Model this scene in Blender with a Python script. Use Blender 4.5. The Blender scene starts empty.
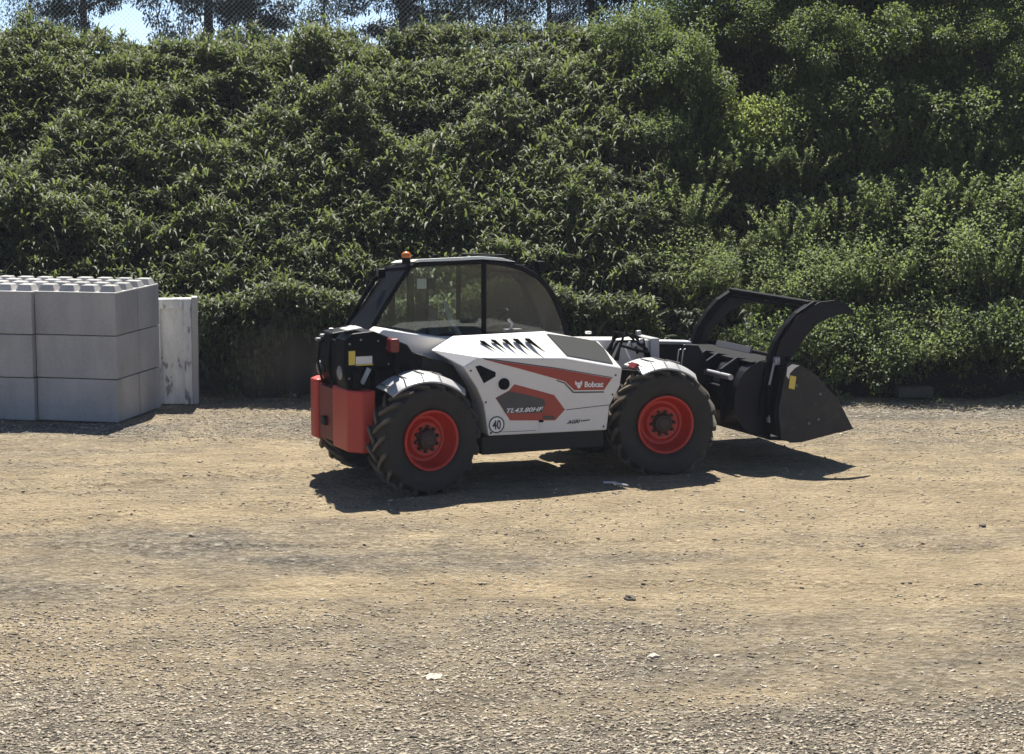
import bpy, math, random
import numpy as np
from mathutils import Vector, Matrix

R = math.radians
rng = np.random.default_rng(7)
random.seed(5)
scene = bpy.context.scene
col = scene.collection

# ------------------------------------------------------------------ helpers
def tag(o, label=None, cat=None, group=None, kind=None):
    if label: o['label'] = label
    if cat: o['category'] = cat
    if group: o['group'] = group
    if kind: o['kind'] = kind
    return o

def link(o, parent=None):
    col.objects.link(o)
    if parent is not None: o.parent = parent
    return o

def empty(name, loc=(0, 0, 0), rz=0.0):
    o = bpy.data.objects.new(name, None)
    o.empty_display_size = .3
    o.location = loc; o.rotation_euler = (0, 0, rz)
    return link(o)

def np_mesh(name, V, F):
    """V (n,3) floats, F (m,k) ints with constant k"""
    me = bpy.data.meshes.new(name)
    V = np.ascontiguousarray(V, dtype=np.float32); F = np.ascontiguousarray(F, dtype=np.int32)
    m, k = F.shape
    me.vertices.add(len(V)); me.vertices.foreach_set('co', V.ravel())
    me.loops.add(m * k); me.loops.foreach_set('vertex_index', F.ravel())
    me.polygons.add(m)
    me.polygons.foreach_set('loop_start', np.arange(0, m * k, k, dtype=np.int32))
    me.update(calc_edges=True)
    return me

def mesh_obj(name, me, mat, parent=None):
    o = bpy.data.objects.new(name, me)
    if mat is not None: me.materials.append(mat)
    return link(o, parent)

class MB:
    def __init__(s): s.v = []; s.f = []
    def add(s, vs, fs):
        n = len(s.v); s.v += [tuple(p) for p in vs]; s.f += [[i + n for i in f] for f in fs]
        return s
    def box(s, c, d, M=None):
        x, y, z = d[0] / 2, d[1] / 2, d[2] / 2
        vs = [Vector((i * x, j * y, k * z)) for k in (-1, 1) for j in (-1, 1) for i in (-1, 1)]
        if M is not None: vs = [M @ p for p in vs]
        vs = [p + Vector(c) for p in vs]
        return s.add(vs, [(0, 2, 3, 1), (4, 5, 7, 6), (0, 1, 5, 4), (2, 6, 7, 3), (0, 4, 6, 2), (1, 3, 7, 5)])
    def prism(s, pts, y0, y1):
        """polygon in (x,z), extruded from y0 to y1"""
        n = len(pts)
        vs = [(p[0], y0, p[1]) for p in pts] + [(p[0], y1, p[1]) for p in pts]
        fs = [list(range(n)), list(range(2 * n - 1, n - 1, -1))]
        fs += [[(i + 1) % n, i, n + i, n + (i + 1) % n] for i in range(n)]
        return s.add(vs, fs)
    def slab(s, pts, off):
        """planar 3D polygon thickened by the vector off"""
        n = len(pts); off = Vector(off)
        vs = [Vector(p) for p in pts] + [Vector(p) + off for p in pts]
        fs = [list(range(n)), list(range(2 * n - 1, n - 1, -1))]
        fs += [[(i + 1) % n, i, n + i, n + (i + 1) % n] for i in range(n)]
        return s.add(vs, fs)
    def tube(s, pts, r, n=10, caps=True):
        pts = [Vector(p) for p in pts]
        rs = r if isinstance(r, (list, tuple)) else [r] * len(pts)
        rings = []; ref = None
        for i, p in enumerate(pts):
            t = (pts[min(i + 1, len(pts) - 1)] - pts[max(i - 1, 0)]).normalized()
            if ref is None:
                ref = Vector((0, 0, 1)) if abs(t.z) < .9 else Vector((1, 0, 0))
            a = ref - t * ref.dot(t)
            if a.length < 1e-5: a = t.orthogonal()
            a.normalize(); ref = a
            b = t.cross(a)
            rings.append([p + (a * math.cos(2 * math.pi * k / n) + b * math.sin(2 * math.pi * k / n)) * rs[i] for k in range(n)])
        vs = [q for rg in rings for q in rg]
        fs = []
        for i in range(len(pts) - 1):
            for k in range(n):
                fs.append([i * n + k, i * n + (k + 1) % n, (i + 1) * n + (k + 1) % n, (i + 1) * n + k])
        if caps:
            fs.append(list(range(n - 1, -1, -1))); fs.append([(len(pts) - 1) * n + k for k in range(n)])
        return s.add(vs, fs)
    def lathe(s, prof, n=48, c=(0, 0, 0), closed=False):
        """profile of (radius, y); axis along Y"""
        m = len(prof); vs = []; fs = []
        for k in range(n):
            a = 2 * math.pi * k / n
            for r, y in prof:
                vs.append((c[0] + r * math.cos(a), c[1] + y, c[2] + r * math.sin(a)))
        for k in range(n):
            k2 = (k + 1) % n
            for i in range(m if closed else m - 1):
                j = (i + 1) % m
                fs.append([k * m + i, k * m + j, k2 * m + j, k2 * m + i])
        return s.add(vs, fs)
    def build(s, name, mat, parent=None, smooth=None, bevel=0, seg=2):
        me = bpy.data.meshes.new(name)
        me.from_pydata(s.v, [], s.f); me.update()
        import bmesh
        bm = bmesh.new(); bm.from_mesh(me)
        bmesh.ops.remove_doubles(bm, verts=bm.verts, dist=1e-5)
        bmesh.ops.recalc_face_normals(bm, faces=bm.faces)
        bm.to_mesh(me); bm.free()
        if smooth:
            me.polygons.foreach_set('use_smooth', [True] * len(me.polygons))
            me.set_sharp_from_angle(angle=R(smooth))
        o = mesh_obj(name, me, mat, parent)
        if bevel:
            b = o.modifiers.new('bevel', 'BEVEL'); b.width = bevel; b.segments = seg
            b.limit_method = 'ANGLE'; b.angle_limit = R(25); b.harden_normals = False
        return o

def vnoise(x, y, seed=0):
    """smooth value noise in 0..1 (numpy)"""
    tb = np.random.default_rng(1000 + seed).random((256, 256))
    xi = np.floor(x).astype(int); yi = np.floor(y).astype(int)
    fx = x - xi; fy = y - yi
    fx = fx * fx * (3 - 2 * fx); fy = fy * fy * (3 - 2 * fy)
    a = tb[xi % 256, yi % 256]; b = tb[(xi + 1) % 256, yi % 256]
    c = tb[xi % 256, (yi + 1) % 256]; d = tb[(xi + 1) % 256, (yi + 1) % 256]
    return (a * (1 - fx) + b * fx) * (1 - fy) + (c * (1 - fx) + d * fx) * fy

def sstep(a, b, x):
    t = np.clip((x - a) / (b - a), 0, 1); return t * t * (3 - 2 * t)

# ------------------------------------------------------------------ materials
def new_mat(name):
    m = bpy.data.materials.new(name); m.use_nodes = True
    nt = m.node_tree; nt.nodes.clear()
    out = nt.nodes.new('ShaderNodeOutputMaterial')
    return m, nt, out

def N(nt, t, **kw):
    n = nt.nodes.new(t)
    for k, v in kw.items():
        if k.startswith('i_'):
            n.inputs[k[2:].replace('_', ' ')].default_value = v
        else: setattr(n, k, v)
    return n

def ramp(nt, fac, stops, interp='LINEAR'):
    r = nt.nodes.new('ShaderNodeValToRGB'); r.color_ramp.interpolation = interp
    e = r.color_ramp.elements
    while len(e) < len(stops): e.new(.5)
    for i, (p, c) in enumerate(stops):
        e[i].position = p; e[i].color = (*c, 1) if len(c) == 3 else c
    nt.links.new(fac, r.inputs[0]); return r.outputs[0]

def mixc(nt, f, a, b, mode='MIX'):
    m = nt.nodes.new('ShaderNodeMix'); m.data_type = 'RGBA'; m.blend_type = mode
    if isinstance(f, (int, float)): m.inputs[0].default_value = f
    else: nt.links.new(f, m.inputs[0])
    for s, q in ((6, a), (7, b)):
        if isinstance(q, tuple): m.inputs[s].default_value = (*q, 1) if len(q) == 3 else q
        else: nt.links.new(q, m.inputs[s])
    return m.outputs[2]

def noise(nt, vec, scale, detail=4, rough=.55, out='Fac'):
    n = nt.nodes.new('ShaderNodeTexNoise'); n.inputs['Scale'].default_value = scale
    n.inputs['Detail'].default_value = detail; n.inputs['Roughness'].default_value = rough
    if vec is not None: nt.links.new(vec, n.inputs['Vector'])
    return n.outputs[out]

def paint(name, c, rough=.4, metal=0, dust=.35, dustc=(.30, .25, .18), scale=6, bump=.0, coat=0, spec=.5):
    """paint or plastic with a film of dust: uneven, thicker low down"""
    m, nt, out = new_mat(name)
    p = N(nt, 'ShaderNodeBsdfPrincipled')
    tc = N(nt, 'ShaderNodeTexCoord')
    geo = N(nt, 'ShaderNodeNewGeometry')
    n1 = noise(nt, geo.outputs['Position'], scale, 6, .65)
    n2 = noise(nt, geo.outputs['Position'], scale * 7, 4, .6)
    sx = N(nt, 'ShaderNodeSeparateXYZ'); nt.links.new(geo.outputs['Position'], sx.inputs[0])
    mr = N(nt, 'ShaderNodeMapRange'); nt.links.new(sx.outputs['Z'], mr.inputs[0])
    mr.inputs[1].default_value = 1.5; mr.inputs[2].default_value = .2
    mr.inputs[3].default_value = .25; mr.inputs[4].default_value = 1.0
    a = N(nt, 'ShaderNodeMath', operation='MULTIPLY'); nt.links.new(n1, a.inputs[0]); nt.links.new(n2, a.inputs[1])
    b = N(nt, 'ShaderNodeMath', operation='MULTIPLY'); nt.links.new(a.outputs[0], b.inputs[0]); nt.links.new(mr.outputs[0], b.inputs[1])
    d = N(nt, 'ShaderNodeMath', operation='MULTIPLY', use_clamp=True); nt.links.new(b.outputs[0], d.inputs[0]); d.inputs[1].default_value = dust * 3.2
    c2 = mixc(nt, d.outputs[0], c, dustc)
    nt.links.new(c2, p.inputs['Base Color'])
    p.inputs['Metallic'].default_value = metal; p.inputs['Specular IOR Level'].default_value = spec
    rr = N(nt, 'ShaderNodeMapRange'); nt.links.new(d.outputs[0], rr.inputs[0])
    rr.inputs[3].default_value = rough; rr.inputs[4].default_value = min(1, rough + .4)
    nt.links.new(rr.outputs[0], p.inputs['Roughness'])
    p.inputs['Coat Weight'].default_value = coat
    if bump:
        bp = N(nt, 'ShaderNodeBump'); bp.inputs['Strength'].default_value = bump; bp.inputs['Distance'].default_value = .01
        nt.links.new(n2, bp.inputs['Height']); nt.links.new(bp.outputs[0], p.inputs['Normal'])
    nt.links.new(p.outputs[0], out.inputs[0])
    return m

M = {}
M['white'] = paint('white_paint', (.76, .725, .67), .34, dust=.20, coat=.15)
M['void'] = paint('matte_black_opening', (.004, .004, .004), .9, spec=.0, dust=.0)
M['silver'] = paint('silver_plastic', (.38, .38, .375), .38, dust=.3)
M['red'] = paint('red_paint', (.40, .026, .015), .38, dust=.10, dustc=(.25, .10, .06))
M['recess_red'] = paint('dark_red_paint', (.15, .016, .011), .5, dust=.2, dustc=(.10, .06, .04))  # darker red for the recess between the counterweights
M['rim_red'] = paint('rim_red_paint', (.47, .026, .014), .45, dust=.12, dustc=(.26, .10, .06))
M['decal_red'] = paint('red_decal', (.36, .04, .022), .4, dust=.08)
M['black'] = paint('black_paint', (.006, .006, .0075), .5, spec=.07, dust=.02, dustc=(.10, .09, .075))
M['navy'] = paint('blue_black_paint', (.005, .005, .010), .45, spec=.22, dust=.02, dustc=(.09, .085, .08))
M['charcoal'] = paint('charcoal_plastic', (.045, .045, .048), .5, dust=.2)
M['chassis'] = paint('dark_chassis_paint', (.014, .014, .015), .6, spec=.2, dust=.12, dustc=(.16, .13, .09))
def worn_steel():
    m, nt, out = new_mat('worn_grey_steel')
    p = N(nt, 'ShaderNodeBsdfPrincipled'); geo = N(nt, 'ShaderNodeNewGeometry')
    mp = N(nt, 'ShaderNodeMapping'); mp.inputs['Scale'].default_value = (2.5, 2.5, 7); mp.inputs['Rotation'].default_value = (0, R(25), 0); nt.links.new(geo.outputs['Position'], mp.inputs[0])
    n1 = noise(nt, geo.outputs['Position'], 5, 6, .65); n2 = noise(nt, mp.outputs[0], 4, 5, .7)
    c = ramp(nt, n1, [(.3, (.020, .018, .018)), (.55, (.036, .032, .030)), (.75, (.075, .055, .042))])
    c = mixc(nt, ramp(nt, n2, [(.60, (0, 0, 0)), (.70, (.55, .55, .55))]), c, (.11, .10, .095))
    nt.links.new(c, p.inputs['Base Color']); p.inputs['Roughness'].default_value = .6; p.inputs['Specular IOR Level'].default_value = .3
    nt.links.new(p.outputs[0], out.inputs[0]); return m
M['steel'] = worn_steel()
M['bright_steel'] = paint('bright_steel', (.30, .30, .31), .4, metal=.6, dust=.15)
def rubber_mat():
    m, nt, out = new_mat('tyre_rubber')
    p = N(nt, 'ShaderNodeBsdfPrincipled'); tc = N(nt, 'ShaderNodeTexCoord')
    sp = N(nt, 'ShaderNodeSeparateXYZ'); nt.links.new(tc.outputs['Object'], sp.inputs[0])
    cb = N(nt, 'ShaderNodeCombineXYZ'); nt.links.new(sp.outputs['X'], cb.inputs[0]); nt.links.new(sp.outputs['Z'], cb.inputs[2])
    ln = N(nt, 'ShaderNodeVectorMath', operation='LENGTH'); nt.links.new(cb.outputs[0], ln.inputs[0])
    mr = N(nt, 'ShaderNodeMapRange'); nt.links.new(ln.outputs['Value'], mr.inputs[0])
    mr.inputs[1].default_value = .585; mr.inputs[2].default_value = .622; mr.inputs[3].default_value = .14; mr.inputs[4].default_value = 1.05
    n = noise(nt, tc.outputs['Object'], 6, 6, .65)
    mu = N(nt, 'ShaderNodeMath', operation='MULTIPLY', use_clamp=True); nt.links.new(mr.outputs[0], mu.inputs[0])
    n2 = N(nt, 'ShaderNodeMath', operation='MULTIPLY'); nt.links.new(n, n2.inputs[0]); n2.inputs[1].default_value = 1.25; nt.links.new(n2.outputs[0], mu.inputs[1])
    c = mixc(nt, mu.outputs[0], (.012, .0115, .0115), (.20, .160, .11))
    nt.links.new(c, p.inputs['Base Color']); p.inputs['Roughness'].default_value = .85
    bp = N(nt, 'ShaderNodeBump'); bp.inputs['Strength'].default_value = .3; bp.inputs['Distance'].default_value = .008
    nt.links.new(n, bp.inputs['Height']); nt.links.new(bp.outputs[0], p.inputs['Normal'])
    nt.links.new(p.outputs[0], out.inputs[0]); return m
M['rubber'] = rubber_mat()
M['hub'] = paint('dirty_hub', (.030, .014, .010), .6, dust=.3, dustc=(.12, .08, .055))
M['skylit_grey'] = paint('worn_skylit_grey', (.13, .13, .135), .5, dust=.1)  # worn grey, lightened to stand for sky light on the up-facing plate
M['grille'] = paint('grille_mesh', (.050, .054, .050), .7, spec=.12, dust=.10)
M['yellow'] = paint('yellow_label', (.70, .52, .08), .5, dust=.12)
M['paper'] = paint('white_label', (.72, .70, .64), .5, dust=.15)
M['letter_white'] = paint('white_lettering', (.80, .79, .76), .45, dust=.05)
M['letter_black'] = paint('black_lettering', (.02, .02, .022), .5, dust=.08)
M['seat'] = paint('seat_fabric', (.10, .11, .105), .8, dust=.2)
M['seat_light'] = paint('pale_grey_plastic', (.38, .40, .39), .5, dust=.1)
M['amber'] = paint('amber_lens', (.60, .17, .02), .3, dust=.05)
M['tail_red'] = paint('red_lens', (.16, .010, .009), .3, dust=.05)
M['roof'] = paint('roof_plastic', (.62, .66, .62), .5, dust=.2)

def glass_mat(name, tint, dustc, dustf, gloss=.06):
    m, nt, out = new_mat(name)
    t = N(nt, 'ShaderNodeBsdfTransparent'); t.inputs[0].default_value = (*tint, 1)
    g = N(nt, 'ShaderNodeBsdfGlossy'); g.inputs['Roughness'].default_value = .03
    g.inputs['Color'].default_value = (.9, .95, .95, 1)
    lw = N(nt, 'ShaderNodeFresnel'); lw.inputs['IOR'].default_value = 1.5
    m1 = N(nt, 'ShaderNodeMixShader'); nt.links.new(lw.outputs[0], m1.inputs[0])
    nt.links.new(t.outputs[0], m1.inputs[1]); nt.links.new(g.outputs[0], m1.inputs[2])
    d = N(nt, 'ShaderNodeBsdfDiffuse'); d.inputs[0].default_value = (*dustc, 1)
    geo = N(nt, 'ShaderNodeNewGeometry')
    n = noise(nt, geo.outputs['Position'], 3.2, 5, .6)
    mr = N(nt, 'ShaderNodeMapRange'); nt.links.new(n, mr.inputs[0])
    mr.inputs[1].default_value = .35; mr.inputs[2].default_value = .7
    mr.inputs[3].default_value = dustf * .6; mr.inputs[4].default_value = dustf * 1.3
    m2 = N(nt, 'ShaderNodeMixShader'); nt.links.new(mr.outputs[0], m2.inputs[0])
    nt.links.new(m1.outputs[0], m2.inputs[1]); nt.links.new(d.outputs[0], m2.inputs[2])
    nt.links.new(m2.outputs[0], out.inputs[0]); return m
M['glass'] = glass_mat('tinted_glass', (.86, .91, .88), (.22, .22, .20), .03)
M['glass_dusty'] = glass_mat('dusty_tinted_glass', (.72, .72, .68), (.17, .165, .15), .17)
M['glass_smoke'] = glass_mat('smoked_glass', (.22, .24, .23), (.03, .03, .03), .05)
M['glass_dark'] = paint('dark_glass', (.006, .007, .008), .4, spec=.05, dust=.03)

def leaf_mat(name, cols, rough=.45, trans=.30, tcol=(.16, .22, .04), patch=.35, pscale=.9):
    """leaf colours differ from leaf to leaf and from plant to plant"""
    m, nt, out = new_mat(name)
    geo = N(nt, 'ShaderNodeNewGeometry')
    c = ramp(nt, geo.outputs['Random Per Island'], cols)
    n = noise(nt, geo.outputs['Position'], pscale, 3, .5)
    c2 = ramp(nt, n, [(.3, (.72, .80, .70)), (.7, (1.18, 1.12, .98))])
    cc = mixc(nt, patch, c, mixc(nt, 1.0, c, c2, 'MULTIPLY'))
    p = N(nt, 'ShaderNodeBsdfPrincipled'); nt.links.new(cc, p.inputs['Base Color'])
    p.inputs['Roughness'].default_value = rough
    p.inputs['Specular IOR Level'].default_value = .32
    t = N(nt, 'ShaderNodeBsdfTranslucent')
    tm = mixc(nt, .65, cc, tcol)
    nt.links.new(tm, t.inputs[0])
    mx = N(nt, 'ShaderNodeMixShader'); mx.inputs[0].default_value = trans
    nt.links.new(p.outputs[0], mx.inputs[1]); nt.links.new(t.outputs[0], mx.inputs[2])
    nt.links.new(mx.outputs[0], out.inputs[0]); return m

M['sasa'] = leaf_mat('bamboo_grass_leaf', [(0, (.056, .075, .034)), (.45, (.092, .112, .048)), (.80, (.142, .160, .072)), (.94, (.185, .195, .095)), (1, (.32, .29, .17))], .6, .40, (.22, .29, .065), patch=.7)
M['creeper'] = leaf_mat('creeper_leaf', [(0, (.032, .052, .028)), (.6, (.064, .085, .044)), (1, (.112, .130, .068))], .62, .34, (.16, .23, .055), patch=.7)
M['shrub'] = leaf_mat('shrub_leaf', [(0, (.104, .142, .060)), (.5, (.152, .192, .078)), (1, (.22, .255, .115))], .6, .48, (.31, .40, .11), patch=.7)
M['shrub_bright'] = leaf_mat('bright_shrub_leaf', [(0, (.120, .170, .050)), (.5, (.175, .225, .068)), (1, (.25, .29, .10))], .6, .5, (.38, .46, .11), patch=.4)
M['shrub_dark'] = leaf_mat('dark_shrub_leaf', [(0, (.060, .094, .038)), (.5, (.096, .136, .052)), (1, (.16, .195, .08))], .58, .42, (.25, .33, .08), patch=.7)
M['tree'] = leaf_mat('tree_leaf', [(0, (.050, .082, .030)), (.5, (.088, .126, .042)), (1, (.155, .200, .062))], .58, .42, (.24, .32, .06), patch=.7)
M['pine'] = leaf_mat('conifer_needle', [(0, (.016, .028, .016)), (.6, (.028, .044, .024)), (1, (.05, .066, .034))], .6, .12)
M['far_leaf'] = leaf_mat('far_tree_leaf', [(0, (.028, .042, .022)), (.6, (.05, .066, .032)), (1, (.08, .095, .045))], .6, .25)

def bark_mat(name, c):
    m, nt, out = new_mat(name)
    p = N(nt, 'ShaderNodeBsdfPrincipled'); geo = N(nt, 'ShaderNodeNewGeometry')
    mp = N(nt, 'ShaderNodeMapping'); mp.inputs['Scale'].default_value = (14, 14, 3)
    nt.links.new(geo.outputs['Position'], mp.inputs[0])
    n = noise(nt, mp.outputs[0], 1.5, 5, .6)
    nt.links.new(ramp(nt, n, [(.3, tuple(q * .55 for q in c)), (.7, tuple(q * 1.3 for q in c))]), p.inputs['Base Color'])
    p.inputs['Roughness'].default_value = .9
    b = N(nt, 'ShaderNodeBump'); b.inputs['Distance'].default_value = .02; nt.links.new(n, b.inputs['Height']); nt.links.new(b.outputs[0], p.inputs['Normal'])
    nt.links.new(p.outputs[0], out.inputs[0]); return m
M['bark'] = bark_mat('bark', (.06, .05, .042))
M['stem'] = bark_mat('green_stem', (.07, .08, .035))

def concrete_mat(name, c, stain=.35, scale=2.2):
    m, nt, out = new_mat(name)
    p = N(nt, 'ShaderNodeBsdfPrincipled'); geo = N(nt, 'ShaderNodeNewGeometry'); oi = N(nt, 'ShaderNodeObjectInfo')
    off = N(nt, 'ShaderNodeVectorMath', operation='MULTIPLY_ADD')
    nt.links.new(oi.outputs['Random'], off.inputs[0]); off.inputs[1].default_value = (31, 17, 23); nt.links.new(geo.outputs['Position'], off.inputs[2])
    mp = N(nt, 'ShaderNodeMapping'); mp.inputs['Scale'].default_value = (1, 1, .35); nt.links.new(off.outputs[0], mp.inputs[0])
    n1 = noise(nt, mp.outputs[0], scale, 6, .6); n2 = noise(nt, off.outputs[0], 45, 4, .6); n3 = noise(nt, off.outputs[0], .9, 2, .5)
    a = ramp(nt, n1, [(.3, tuple(q * (1 - stain) for q in c)), (.55, c), (.8, tuple(min(1, q * 1.12) for q in c))])
    b = mixc(nt, .35, a, ramp(nt, n2, [(.35, (.72, .72, .72)), (.65, (1.15, 1.15, 1.15))]), 'MULTIPLY')
    b = mixc(nt, .6, b, ramp(nt, n3, [(.3, (.74, .75, .77)), (.7, (1.08, 1.07, 1.04))]), 'MULTIPLY')
    vo = N(nt, 'ShaderNodeTexVoronoi'); vo.inputs['Scale'].default_value = 26; nt.links.new(off.outputs[0], vo.inputs['Vector'])
    b = mixc(nt, .8, b, ramp(nt, vo.outputs['Distance'], [(.05, (.45, .45, .45)), (.11, (1, 1, 1))]), 'MULTIPLY')
    br = N(nt, 'ShaderNodeMapRange'); nt.links.new(oi.outputs['Random'], br.inputs[0]); br.inputs[3].default_value = .86; br.inputs[4].default_value = 1.08
    hs = N(nt, 'ShaderNodeHueSaturation'); nt.links.new(b, hs.inputs['Color']); nt.links.new(br.outputs[0], hs.inputs['Value'])
    nt.links.new(hs.outputs[0], p.inputs['Base Color']); p.inputs['Roughness'].default_value = .88
    bp = N(nt, 'ShaderNodeBump'); bp.inputs['Strength'].default_value = .35; bp.inputs['Distance'].default_value = .006
    nt.links.new(n2, bp.inputs['Height']); nt.links.new(bp.outputs[0], p.inputs['Normal'])
    nt.links.new(p.outputs[0], out.inputs[0]); return m
M['concrete'] = concrete_mat('cast_concrete', (.45, .438, .418), .22)
M['dark_concrete'] = concrete_mat('dark_grey_concrete', (.07, .068, .06), .3)  # darker grey concrete for the low slab at the right

def slab_mat():
    m, nt, out = new_mat('white_painted_concrete')
    p = N(nt, 'ShaderNodeBsdfPrincipled'); geo = N(nt, 'ShaderNodeNewGeometry')
    mp = N(nt, 'ShaderNodeMapping'); mp.inputs['Scale'].default_value = (6, 6, 2.2); nt.links.new(geo.outputs['Position'], mp.inputs[0])
    n = noise(nt, mp.outputs[0], 1.4, 5, .62); n2 = noise(nt, geo.outputs['Position'], 30, 4, .6)
    c = ramp(nt, n, [(.0, (.10, .10, .10)), (.36, (.24, .24, .235)), (.40, (.60, .60, .58)), (.6, (.72, .72, .69)), (1, (.76, .76, .73))])
    c = mixc(nt, .3, c, ramp(nt, n2, [(.3, (.7, .7, .7)), (.7, (1.1, 1.1, 1.1))]), 'MULTIPLY')
    nt.links.new(c, p.inputs['Base Color']); p.inputs['Roughness'].default_value = .8
    nt.links.new(p.outputs[0], out.inputs[0]); return m
M['slab'] = slab_mat()

def soil_mat():
    m, nt, out = new_mat('dark_soil')
    p = N(nt, 'ShaderNodeBsdfPrincipled'); geo = N(nt, 'ShaderNodeNewGeometry')
    n = noise(nt, geo.outputs['Position'], 3, 6, .65)
    nt.links.new(ramp(nt, n, [(.3, (.005, .005, .005)), (.7, (.016, .014, .012))]), p.inputs['Base Color'])
    p.inputs['Roughness'].default_value = .95
    b = N(nt, 'ShaderNodeBump'); b.inputs['Distance'].default_value = .08; nt.links.new(n, b.inputs['Height']); nt.links.new(b.outputs[0], p.inputs['Normal'])
    nt.links.new(p.outputs[0], out.inputs[0]); return m
M['soil'] = soil_mat()

def ground_mat():
    m, nt, out = new_mat('dirt_and_gravel')
    p = N(nt, 'ShaderNodeBsdfPrincipled'); geo = N(nt, 'ShaderNodeNewGeometry'); pos = geo.outputs['Position']
    sx = N(nt, 'ShaderNodeSeparateXYZ'); nt.links.new(pos, sx.inputs[0])
    # trodden tan dust in the middle of the yard, bare crushed stone near and far
    st = N(nt, 'ShaderNodeMapping'); st.inputs['Scale'].default_value = (.28, 1.1, 1); nt.links.new(pos, st.inputs[0])
    nA = noise(nt, st.outputs[0], .38, 5, .6)
    nB = noise(nt, pos, 1.3, 5, .65)
    sk = N(nt, 'ShaderNodeMapping'); sk.inputs['Scale'].default_value = (.55, 2.6, 1); sk.inputs['Rotation'].default_value = (0, 0, R(7)); nt.links.new(pos, sk.inputs[0])
    nS = noise(nt, sk.outputs[0], 1.5, 6, .62)
    nC = noise(nt, pos, 9, 5, .7)
    nD = noise(nt, pos, 60, 4, .7)
    band = N(nt, 'ShaderNodeValToRGB'); e = band.color_ramp.elements
    mr = N(nt, 'ShaderNodeMapRange'); nt.links.new(sx.outputs['Y'], mr.inputs[0]); mr.inputs[1].default_value = 12; mr.inputs[2].default_value = 32
    for i, (q, v) in enumerate([(.0, .14), (.18, .24), (.34, .52), (.50, .70), (.68, .66), (.82, .36), (.95, .30)]):
        if i > 1: e.new(q)
        e[i].position = q; e[i].color = (v, v, v, 1)
    nt.links.new(mr.outputs[0], band.inputs[0])
    nA2 = N(nt, 'ShaderNodeMath', operation='MULTIPLY_ADD'); nt.links.new(nA, nA2.inputs[0]); nA2.inputs[1].default_value = 2.2; nA2.inputs[2].default_value = -.60
    s1 = N(nt, 'ShaderNodeMath', operation='ADD'); nt.links.new(band.outputs[0], s1.inputs[0]); nt.links.new(nA2.outputs[0], s1.inputs[1])
    s2 = N(nt, 'ShaderNodeMath', operation='MULTIPLY_ADD'); nt.links.new(nB, s2.inputs[0]); s2.inputs[1].default_value = .55; nt.links.new(s1.outputs[0], s2.inputs[2])
    s3 = N(nt, 'ShaderNodeMath', operation='MULTIPLY_ADD'); nt.links.new(nC, s3.inputs[0]); s3.inputs[1].default_value = .45; nt.links.new(s2.outputs[0], s3.inputs[2])
    mask = ramp(nt, s3.outputs[0], [(.0, (0, 0, 0)), (.1, (0, 0, 0)), (1, (1, 1, 1))])
    mk = N(nt, 'ShaderNodeMapRange'); nt.links.new(s3.outputs[0], mk.inputs[0]); mk.inputs[1].default_value = 1.10; mk.inputs[2].default_value = 1.65
    tan = ramp(nt, nC, [(.25, (.42, .310, .170)), (.5, (.53, .412, .245)), (.8, (.61, .500, .330))])
    v = N(nt, 'ShaderNodeTexVoronoi'); v.inputs['Scale'].default_value = 15; nt.links.new(pos, v.inputs['Vector'])
    grav = ramp(nt, v.outputs['Color'], [(0, (.05, .043, .032)), (.35, (.15, .130, .098)), (.7, (.31, .275, .215)), (1, (.62, .565, .46))])
    v2 = N(nt, 'ShaderNodeTexVoronoi'); v2.inputs['Scale'].default_value = 33; nt.links.new(pos, v2.inputs['Vector'])
    grav2 = ramp(nt, v2.outputs['Color'], [(0, (.07, .06, .045)), (.6, (.24, .212, .168)), (1, (.55, .50, .41))])
    g = mixc(nt, .45, grav, grav2)
    tan2 = mixc(nt, .30, tan, grav2)
    c = mixc(nt, mk.outputs[0], g, tan2)
    c = mixc(nt, .5, c, ramp(nt, nD, [(.3, (.78, .77, .75)), (.7, (1.15, 1.15, 1.15))]), 'MULTIPLY')
    c = mixc(nt, .75, c, ramp(nt, nS, [(.32, (.76, .75, .73)), (.5, (.98, .98, .97)), (.68, (1.15, 1.15, 1.13))]), 'MULTIPLY')
    c = mixc(nt, .55, c, ramp(nt, nB, [(.34, (.58, .57, .56)), (.62, (1.10, 1.08, 1.04))]), 'MULTIPLY')
    nt.links.new(c, p.inputs['Base Color']); p.inputs['Roughness'].default_value = .95
    p.inputs['Specular IOR Level'].default_value = .25
    h = N(nt, 'ShaderNodeMath', operation='ADD'); nt.links.new(nC, h.inputs[0]); nt.links.new(v.outputs['Distance'], h.inputs[1])
    h2 = N(nt, 'ShaderNodeMath', operation='ADD'); nt.links.new(h.outputs[0], h2.inputs[0]); nt.links.new(nD, h2.inputs[1])
    b = N(nt, 'ShaderNodeBump'); b.inputs['Strength'].default_value = 1.0; b.inputs['Distance'].default_value = .05
    nt.links.new(h2.outputs[0], b.inputs['Height']); nt.links.new(b.outputs[0], p.inputs['Normal'])
    nt.links.new(p.outputs[0], out.inputs[0]); return m
M['ground'] = ground_mat()

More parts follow.
